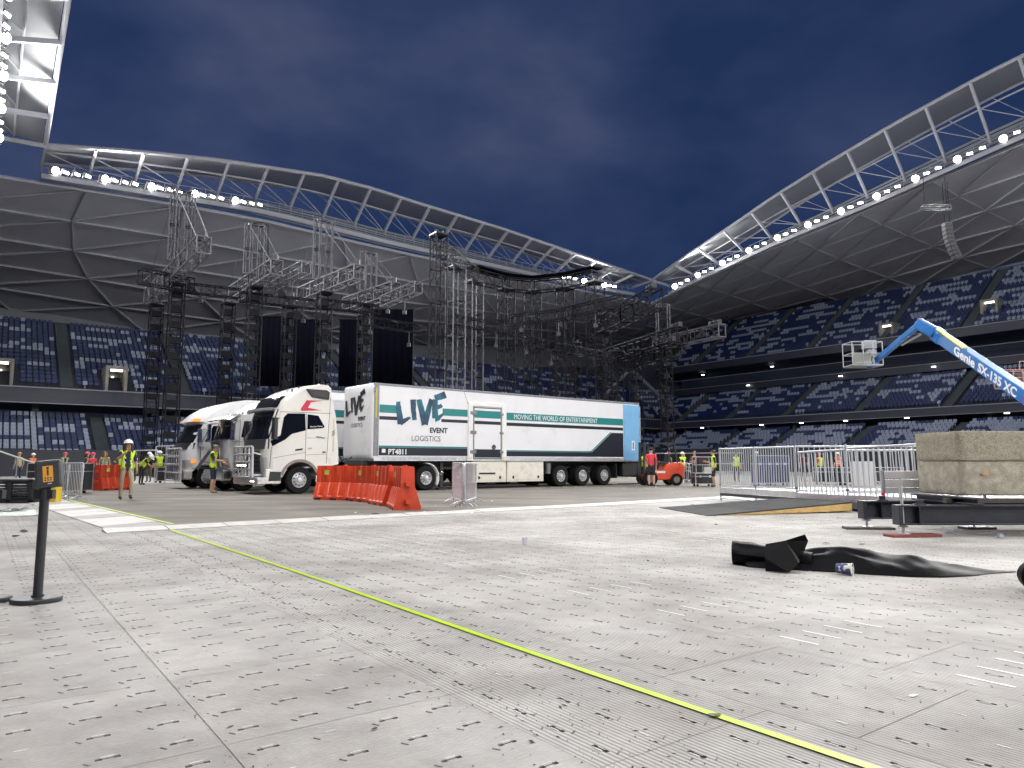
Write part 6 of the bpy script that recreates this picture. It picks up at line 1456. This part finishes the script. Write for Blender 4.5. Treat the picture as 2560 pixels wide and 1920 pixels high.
# ------------------------------------------------------------------ people
SKIN1 = mat('skin_light', (.5, .3, .21), .55, var=.08, vscale=8); SKIN2 = mat('skin_tan', (.36, .2, .13), .55, var=.08, vscale=8)
KHAKI = mat('khaki_cloth', (.36, .28, .2), .85, var=.2, vscale=7, bump=.2, bscale=25); BLKC = mat('black_cloth', (.018, .018, .022), .85, var=.3, vscale=6, bump=.2, bscale=25)
NAVC = mat('navy_cloth', (.02, .026, .05), .85, var=.3, vscale=6); HIVIS = mat('hivis_yellow', (.62, .85, .03), .6, var=.12, vscale=5, bump=.2, bscale=18); HIOR = mat('hivis_orange', (.85, .17, .03), .6, var=.12, vscale=5)
REFL = mat('reflective_band', (.6, .62, .62), .3, metal=.3); BOOT = mat('brown_boot', (.05, .035, .028), .6, var=.3, vscale=10); REDC = mat('red_cloth', (.6, .04, .06), .8, var=.15, vscale=6, bump=.2, bscale=22); MAROON = mat('maroon_cloth', (.1, .015, .025), .8, var=.2, vscale=6)
HATW = mat('white_hard_hat', (.8, .8, .8), .25); HATP = mat('pink_hard_hat', (.7, .06, .14), .3); HAIRB = mat('black_hair', (.012, .01, .012), .5, bump=.5, bscale=60); HAIRR = mat('auburn_hair', (.2, .07, .035), .5, bump=.5, bscale=60); HAIRG = mat('grey_hair', (.16, .13, .11), .6)
GLOVE = mat('work_glove', (.32, .3, .06), .7)
JN = dict(pel=(0, 0, .96), spi=(0, .01, 1.14), che=(0, .01, 1.34), nec=(0, 0, 1.49), hea=(0, -.02, 1.57), hem=(0, -.03, 1.66), top=(0, -.01, 1.75),
          sl=(.18, 0, 1.43), el=(.24, .03, 1.15), wl=(.25, -.07, .92), hl=(.25, -.1, .83), sr=(-.18, 0, 1.43), er=(-.24, .03, 1.15), wr=(-.25, -.07, .92), hr=(-.25, -.1, .83),
          pl=(.1, 0, .92), kl=(.11, -.03, .5), al=(.11, .02, .1), fl=(.12, -.02, .05), tl=(.13, -.15, .04), pr=(-.1, 0, .92), kr=(-.11, -.03, .5), ar=(-.11, .02, .1), fr=(-.12, -.02, .05), tr=(-.13, -.15, .04))
RAD = dict(pel=(.155, .115), spi=(.14, .1), che=(.165, .115), nec=(.058, .058), hea=(.075, .08), hem=(.083, .1), top=(.06, .075), sl=(.075, .075), el=(.048, .048), wl=(.033, .033), hl=(.03, .02), pl=(.1, .1), kl=(.062, .065), al=(.045, .05), fl=(.045, .05), tl=(.042, .032))
for a, b_ in (('sl', 'sr'), ('el', 'er'), ('wl', 'wr'), ('hl', 'hr'), ('pl', 'pr'), ('kl', 'kr'), ('al', 'ar'), ('fl', 'fr'), ('tl', 'tr')): RAD[b_] = RAD[a]
BONES = [('pel', 'spi', 'T'), ('spi', 'che', 'T'), ('che', 'nec', 'T'), ('nec', 'hea', 'H'), ('hea', 'hem', 'H'), ('hem', 'top', 'H')]
for s in 'lr': BONES += [('che', 's' + s, 'T'), ('s' + s, 'e' + s, 'U'), ('e' + s, 'w' + s, 'F'), ('w' + s, 'h' + s, 'G'), ('pel', 'p' + s, 'P'), ('p' + s, 'k' + s, 'P'), ('k' + s, 'a' + s, 'C'), ('a' + s, 'f' + s, 'B'), ('f' + s, 't' + s, 'B')]
def person(label, loc, rz, pose={}, shirt=BLKC, legs=KHAKI, calf=None, skin=SKIN1, boot=BOOT, vest=None, open_=False, hat=None, hair=None, long_=False, h=1.75, sleeve=False, glove=None, tshirt=False):
    J = {k: V(v) for k, v in JN.items()}; J.update({k: V(v) for k, v in pose.items()}); fw = J.pop('fw', V((0, -1, 0))).normalized()
    t = thing('person', label, 'person', loc, rz); t.scale = (h / 1.75,) * 3
    names = list(J); me = D.meshes.new('body'); me.from_pydata([J[k] for k in names], [(names.index(a), names.index(b)) for a, b, _ in BONES], [])
    o = D.objects.new('body', me); COL.objects.link(o)
    sk = o.modifiers.new('skin', 'SKIN'); sk.use_smooth_shade = True; sk.branch_smoothing = .6
    if not me.skin_vertices: me.skin_vertices.new() if hasattr(me.skin_vertices, 'new') else None
    for i, k in enumerate(names): sv = me.skin_vertices[0].data[i]; sv.radius = RAD[k]; sv.use_root = (k == 'pel')
    ss_ = o.modifiers.new('sub', 'SUBSURF'); ss_.levels = 2; ss_.render_levels = 2
    dg = bpy.context.evaluated_depsgraph_get(); bm_ = D.meshes.new_from_object(o.evaluated_get(dg)); D.objects.remove(o); D.meshes.remove(me)
    vs = [v.co.copy() for v in bm_.vertices]; ns = [v.normal.copy() for v in bm_.vertices]; fs = [tuple(p.vertices) for p in bm_.polygons]; D.meshes.remove(bm_)
    slots = [skin, shirt, legs, boot, calf or legs, glove or skin]
    regm = {'H': 0, 'T': 1, 'U': 1, 'F': 1 if sleeve else 0, 'G': 5, 'P': 2, 'C': 4, 'B': 3}
    def near(c):
        best = (9, None)
        for a, b, r in BONES:
            p, q = J[a], J[b]; d = q - p; f = max(0, min(1, (c - p).dot(d) / max(1e-6, d.length_squared))); k = (c - p - d * f).length - .5 * (RAD[a][0] * (1 - f) + RAD[b][0] * f)
            if k < best[0]: best = (k, r, a)
        return best[1]
    regs = []
    for f in fs:
        c = sum((vs[i] for i in f), V()) / len(f); regs.append(near(c))
    B = MB(); B.add(vs, fs); B.m = [regm[r] for r in regs]
    B.m = [0 if (r == 'T' and sum((vs[i] for i in f), V()).z / len(f) > J['nec'].z - .03 and (sum((vs[i] for i in f), V()) / len(f) - J['nec']).xy.length < .09) else m for f, r, m in zip(fs, regs, B.m)]
    # face and fingers
    hc = J['hem']; ax = (J['top'] - J['hea']).normalized(); fw = (fw - ax * fw.dot(ax)).normalized(); sd_ = ax.cross(fw)
    B.tube(hc + fw * .085 + ax * .015, hc + fw * .118 - ax * .025, .008, .016, 5, 0)
    for s in (-1, 1): B.ball(hc + fw * .088 + sd_ * (.033 * s) + ax * .02, .011, 6, 3); B.ball(hc + sd_ * (.085 * s) - ax * .01, (.012, .022, .032), 6, 0)
    B.tube(hc + fw * .093 + sd_ * .022 - ax * .055, hc + fw * .093 - sd_ * .022 - ax * .055, .006, n=5, mi=0)
    for s, sg in (('l', 1), ('r', -1)):
        w, hh = J['w' + s], J['h' + s]; d = (hh - w).normalized(); lat = d.cross(V((sg, .2, 0))); lat = lat.normalized() if lat.length > .1 else V((0, 1, 0)); cur = d.cross(lat)
        for k in range(4):
            r0 = hh + lat * (.018 * (k - 1.5)) - d * .005; ln = (.07, .08, .075, .058)[k]
            B.path([r0, r0 + d * ln * .5 + cur * .008 * sg, r0 + d * ln + cur * .03 * sg], [.0095, .0088, .006], 5, 5)
        r0 = w.lerp(hh, .35) + lat * -.028; B.path([r0, r0 - lat * .025 + d * .03, r0 - lat * .026 + d * .062], [.011, .01, .007], 5, 5)
    B.build('body', slots, t, True, ang=80)
    if vest:
        vb = MB(); idx = {}; cen = J['spi']
        for f, r in zip(fs, regs):
            c = sum((vs[i] for i in f), V()) / len(f)
            if r not in 'T' and not (r == 'P' and c.z > J['pel'].z - .02): continue
            if c.z > J['nec'].z + .0 or (c - J['nec']).length < .075: continue
            if abs(c.x - J['sl'].x) < .03 and False: continue
            nrm = sum((ns[i] for i in f), V())
            if open_ and abs(c.x - cen.x) < .07 and nrm.y < 0: continue
            ids = []
            for i in f:
                if i not in idx: idx[i] = len(vb.v); vb.v.append(tuple(vs[i] + ns[i] * .022))
                ids.append(idx[i])
            rel = (c.z - J['pel'].z) / max(.1, (J['nec'].z - J['pel'].z))
            vb.f.append(tuple(ids)); vb.m.append(1 if (.24 < rel < .31 or .46 < rel < .53) else 0)
        ov = vb.build('vest', [vest, REFL], t, True, ang=80); sdm = ov.modifiers.new('t', 'SOLIDIFY'); sdm.thickness = .012
    rotm = M((sd_, -fw, ax)).transposed().to_4x4(); rotm.translation = hc
    if hat:
        hb = MB(); pr = [(.128, .03), (.126, .06), (.115, .1), (.085, .14), (.04, .158), (.004, .162)]; hb.lathe(pr, (0, 0, 0), 18); hb.v = [(x, y * 1.12, z) for x, y, z in hb.v]
        k0 = len(hb.v); ring = [(.15 * math.cos(a), (.2 if math.sin(a) < 0 else .155) * math.sin(a), .034) for a in [2 * math.pi * i / 20 for i in range(20)]]; hb.prism(ring, (0, 0, .008)); hb.box((0, 0, .16), (.03, .2, .02))
        oh = hb.build('hard_hat', hat, t, True, ang=50); oh.matrix_local = rotm
    if hair:
        hb = MB()
        hb.ball((0, .02, .035), (.098, .112, .092), 14)
        if long_:
            for k in range(15):
                a = R(-15 + 210 * k / 14); x0, y0 = .095 * math.cos(a), .03 + .1 * math.sin(a); hb.path([(x0 * .9, y0 * .9, .05), (x0 * 1.15, y0 * 1.1, -.08), (x0 * 1.35, y0 * 1.05 - .01, -.24), (x0 * 1.2, y0 - .02, -.34)], [.025, .032, .026, .008], 6)
        hb.v = [(x, max(y, -.06) if z < .045 else y, z) for x, y, z in hb.v]
        oh = hb.build('hair', hair, t, True, ang=80); oh.matrix_local = rotm
    return t
def gp(px, py, up=.022): g = G(px, py); return V((g.x, g.y, up))
def face_cam(p, off=0.): return math.atan2(-p.x, p.y) * -1 * -1 + off   # local -y looks at the camera when off = 0
# the walker: left foot forward, right hand at the mouth
p = gp(312, 1251)
person('person with long dark hair in white hard hat and open yellow vest, walking towards camera', p, math.atan2(p.x, -p.y) + math.pi + .25, dict(kl=(.12, -.16, .52), al=(.1, -.16, .13), fl=(.1, -.2, .07), tl=(.1, -.33, .07), kr=(-.11, .02, .5), ar=(-.11, .12, .1), fr=(-.11, .09, .05), tr=(-.12, -.03, .04), er=(-.3, -.06, 1.2), wr=(-.12, -.24, 1.4), hr=(-.06, -.2, 1.5), el=(.26, .06, 1.15), wl=(.28, -.02, .91), hl=(.28, -.04, .82), fw=(0, -1, -.35)), shirt=NAVC, legs=KHAKI, vest=HIVIS, open_=True, hat=HATW, hair=HAIRB, long_=True, skin=SKIN2, glove=GLOVE, h=1.78)
p = gp(530, 1234)
person('grey haired man in yellow vest and dark shorts looking down between two trucks', p, math.atan2(p.x, -p.y) + math.pi + 1.25, dict(er=(-.27, -.12, 1.2), wr=(-.2, -.36, 1.16), hr=(-.17, -.45, 1.16), el=(.27, -.12, 1.2), wl=(.14, -.36, 1.08), hl=(.1, -.44, 1.06), hea=(0, -.05, 1.56), hem=(0, -.09, 1.63), top=(0, -.1, 1.73), fw=(0, -1, -.7)), shirt=BLKC, legs=NAVC, calf=SKIN1, vest=HIVIS, hair=HAIRG, boot=KHAKI, h=1.8)
p = gp(258, 1213); person('woman with long auburn hair in khaki top and black trousers behind the orange barrier', p, math.atan2(p.x, -p.y) + math.pi, {}, shirt=KHAKI, legs=BLKC, vest=mat('khaki_vest', (.32, .33, .12), .7), open_=True, hair=HAIRR, long_=True, h=1.68)
p = gp(228, 1208); person('worker in pink hard hat half hidden behind the auburn haired woman', p, math.atan2(p.x, -p.y) + math.pi + .4, {}, shirt=REDC, legs=BLKC, hat=HATP, h=1.65)
bend = dict(spi=(0, -.05, 1.12), che=(0, -.22, 1.26), nec=(0, -.36, 1.33), hea=(0, -.42, 1.36), hem=(0, -.48, 1.4), top=(0, -.54, 1.46), sl=(.18, -.3, 1.3), sr=(-.18, -.3, 1.3), el=(.22, -.45, 1.08), wl=(.16, -.6, .95), hl=(.14, -.68, .92), er=(-.22, -.45, 1.08), wr=(-.16, -.6, .95), hr=(-.14, -.68, .92), fw=(0, -1, -1))
p = gp(352, 1213); person('worker in white hard hat and yellow vest bending over to the right', p, math.atan2(p.x, -p.y) + math.pi + 1.0, bend, shirt=BLKC, legs=BLKC, vest=HIVIS, hat=HATW, h=1.75)
p = gp(396, 1208); person('worker seen from behind in white hard hat, yellow vest and khaki trousers', p, math.atan2(p.x, -p.y) + .1, {}, shirt=BLKC, legs=KHAKI, vest=HIVIS, hat=HATW, h=1.75)
p = gp(371, 1206); person('worker with dark clothes standing between the two yellow vests', p, math.atan2(p.x, -p.y) + math.pi - .6, dict(er=(-.28, -.15, 1.2), wr=(-.3, -.4, 1.2), hr=(-.31, -.48, 1.2)), shirt=BLKC, legs=mat('brown_cloth', (.12, .08, .06), .85), hat=HATW, skin=SKIN2, h=1.7)
p = gp(78, 1205); person('worker in white hard hat and orange vest at the left edge', p, math.atan2(p.x, -p.y) + math.pi + .5, {}, shirt=NAVC, legs=NAVC, vest=HIOR, hat=HATW, h=1.65)
p = gp(44, 1207); person('fair haired person in khaki jacket at the left edge', p, math.atan2(p.x, -p.y) + .6, {}, shirt=KHAKI, legs=NAVC, sleeve=True, hair=mat('fair_hair', (.4, .25, .1), .5), h=1.72)
p = gp(158, 1205); person('worker in pink hard hat behind the large black road case', p, math.atan2(p.x, -p.y) + math.pi + .3, {}, shirt=BLKC, legs=BLKC, vest=mat('khaki_vest'), open_=True, hat=HATP, h=1.7)
p = gp(213, 1207); person('worker in pink hard hat with ponytail facing right by the orange barrier', p, math.atan2(p.x, -p.y) + math.pi + 1.4, {}, shirt=BLKC, legs=BLKC, vest=mat('khaki_vest'), hat=HATP, hair=HAIRB, long_=True, h=1.7)
p = gp(1629, 1217); person('man in red sleeveless shirt and black shorts beside the forklift, seen from behind', p, math.atan2(p.x, -p.y) + .15, {}, shirt=REDC, legs=BLKC, calf=SKIN1, hair=HAIRB, h=1.85)
p = gp(1612, 1211); person('person in yellow vest behind the man in red', p, math.atan2(p.x, -p.y) + .3, {}, shirt=KHAKI, legs=BLKC, vest=HIVIS, hair=HAIRB, h=1.72)
p = gp(1672, 1205); person('worker in pink hard hat and khaki vest right of the forklift', p, math.atan2(p.x, -p.y) + math.pi + .6, {}, shirt=KHAKI, legs=KHAKI, vest=mat('khaki_vest'), open_=True, hat=HATP, h=1.72)
p = gp(1690, 1207); person('crouching worker in bright yellow vest behind the steel barrier', p, math.atan2(p.x, -p.y) + math.pi + 1.2, bend, shirt=BLKC, legs=BLKC, vest=HIVIS, hair=HAIRB, h=1.5)
p = gp(1738, 1206); person('man with crossed arms in maroon shirt behind the steel barrier', p, math.atan2(p.x, -p.y) + math.pi, dict(el=(.27, -.05, 1.16), wl=(.02, -.21, 1.16), hl=(-.08, -.22, 1.18), er=(-.27, -.05, 1.16), wr=(-.02, -.23, 1.2), hr=(.08, -.22, 1.22)), shirt=MAROON, legs=BLKC, calf=SKIN1, hair=HAIRG, h=1.8)
p = gp(1786, 1219); person('worker in dark top with yellow band and shorts facing left at the railing end', p, math.atan2(p.x, -p.y) + math.pi - 1.4, dict(er=(-.25, -.12, 1.18), wr=(-.16, -.32, 1.2), hr=(-.14, -.4, 1.22)), shirt=BLKC, legs=BLKC, calf=SKIN1, vest=HIVIS, hair=HAIRB, h=1.7)
p = gp(2010, 1204); person('person in dark red top behind the walkway railing', p, math.atan2(p.x, -p.y) + math.pi + .3, {}, shirt=MAROON, legs=BLKC, hair=HAIRB, h=1.75)
p = gp(2052, 1202); person('person in red top and pink hard hat further right behind the railing', p, math.atan2(p.x, -p.y) + .8, {}, shirt=REDC, legs=BLKC, vest=HIVIS, open_=True, hat=HATP, h=1.72)
p = gp(1893, 1206); person('worker in pale shirt and yellow vest behind the left end of the railing', p, math.atan2(p.x, -p.y) + .3, {}, shirt=mat('pale_cloth', (.6, .6, .58), .8), legs=BLKC, vest=HIVIS, hat=HATW, h=1.75)
p = gp(300, 1207); person('worker in white hard hat and yellow vest standing behind the walking person', p, math.atan2(p.x, -p.y) + math.pi - .5, dict(er=(-.26, -.1, 1.17), wr=(-.2, -.3, 1.2), hr=(-.18, -.38, 1.22)), shirt=NAVC, legs=KHAKI, vest=HIVIS, hat=HATW, h=1.72)
p = gp(333, 1204); person('worker in dark trousers and yellow vest left of the bending worker', p, math.atan2(p.x, -p.y) + .7, {}, shirt=BLKC, legs=BLKC, vest=HIVIS, hat=HATW, skin=SKIN2, h=1.68)
p = gp(1842, 1205); person('worker in yellow vest seen through the left end of the railing', p, math.atan2(p.x, -p.y) + math.pi + .5, {}, shirt=NAVC, legs=BLKC, vest=HIVIS, hair=HAIRB, h=1.74)
p = gp(2098, 1203); person('worker in orange vest behind the middle of the walkway railing', p, math.atan2(p.x, -p.y) + math.pi - .4, {}, shirt=NAVC, legs=BLKC, vest=HIOR, hat=HATW, h=1.74)
p = gp(1708, 1204); person('worker in white hard hat and yellow vest right of the forklift', p, math.atan2(p.x, -p.y) + .3, {}, shirt=BLKC, legs=KHAKI, vest=HIVIS, hat=HATW, h=1.74)
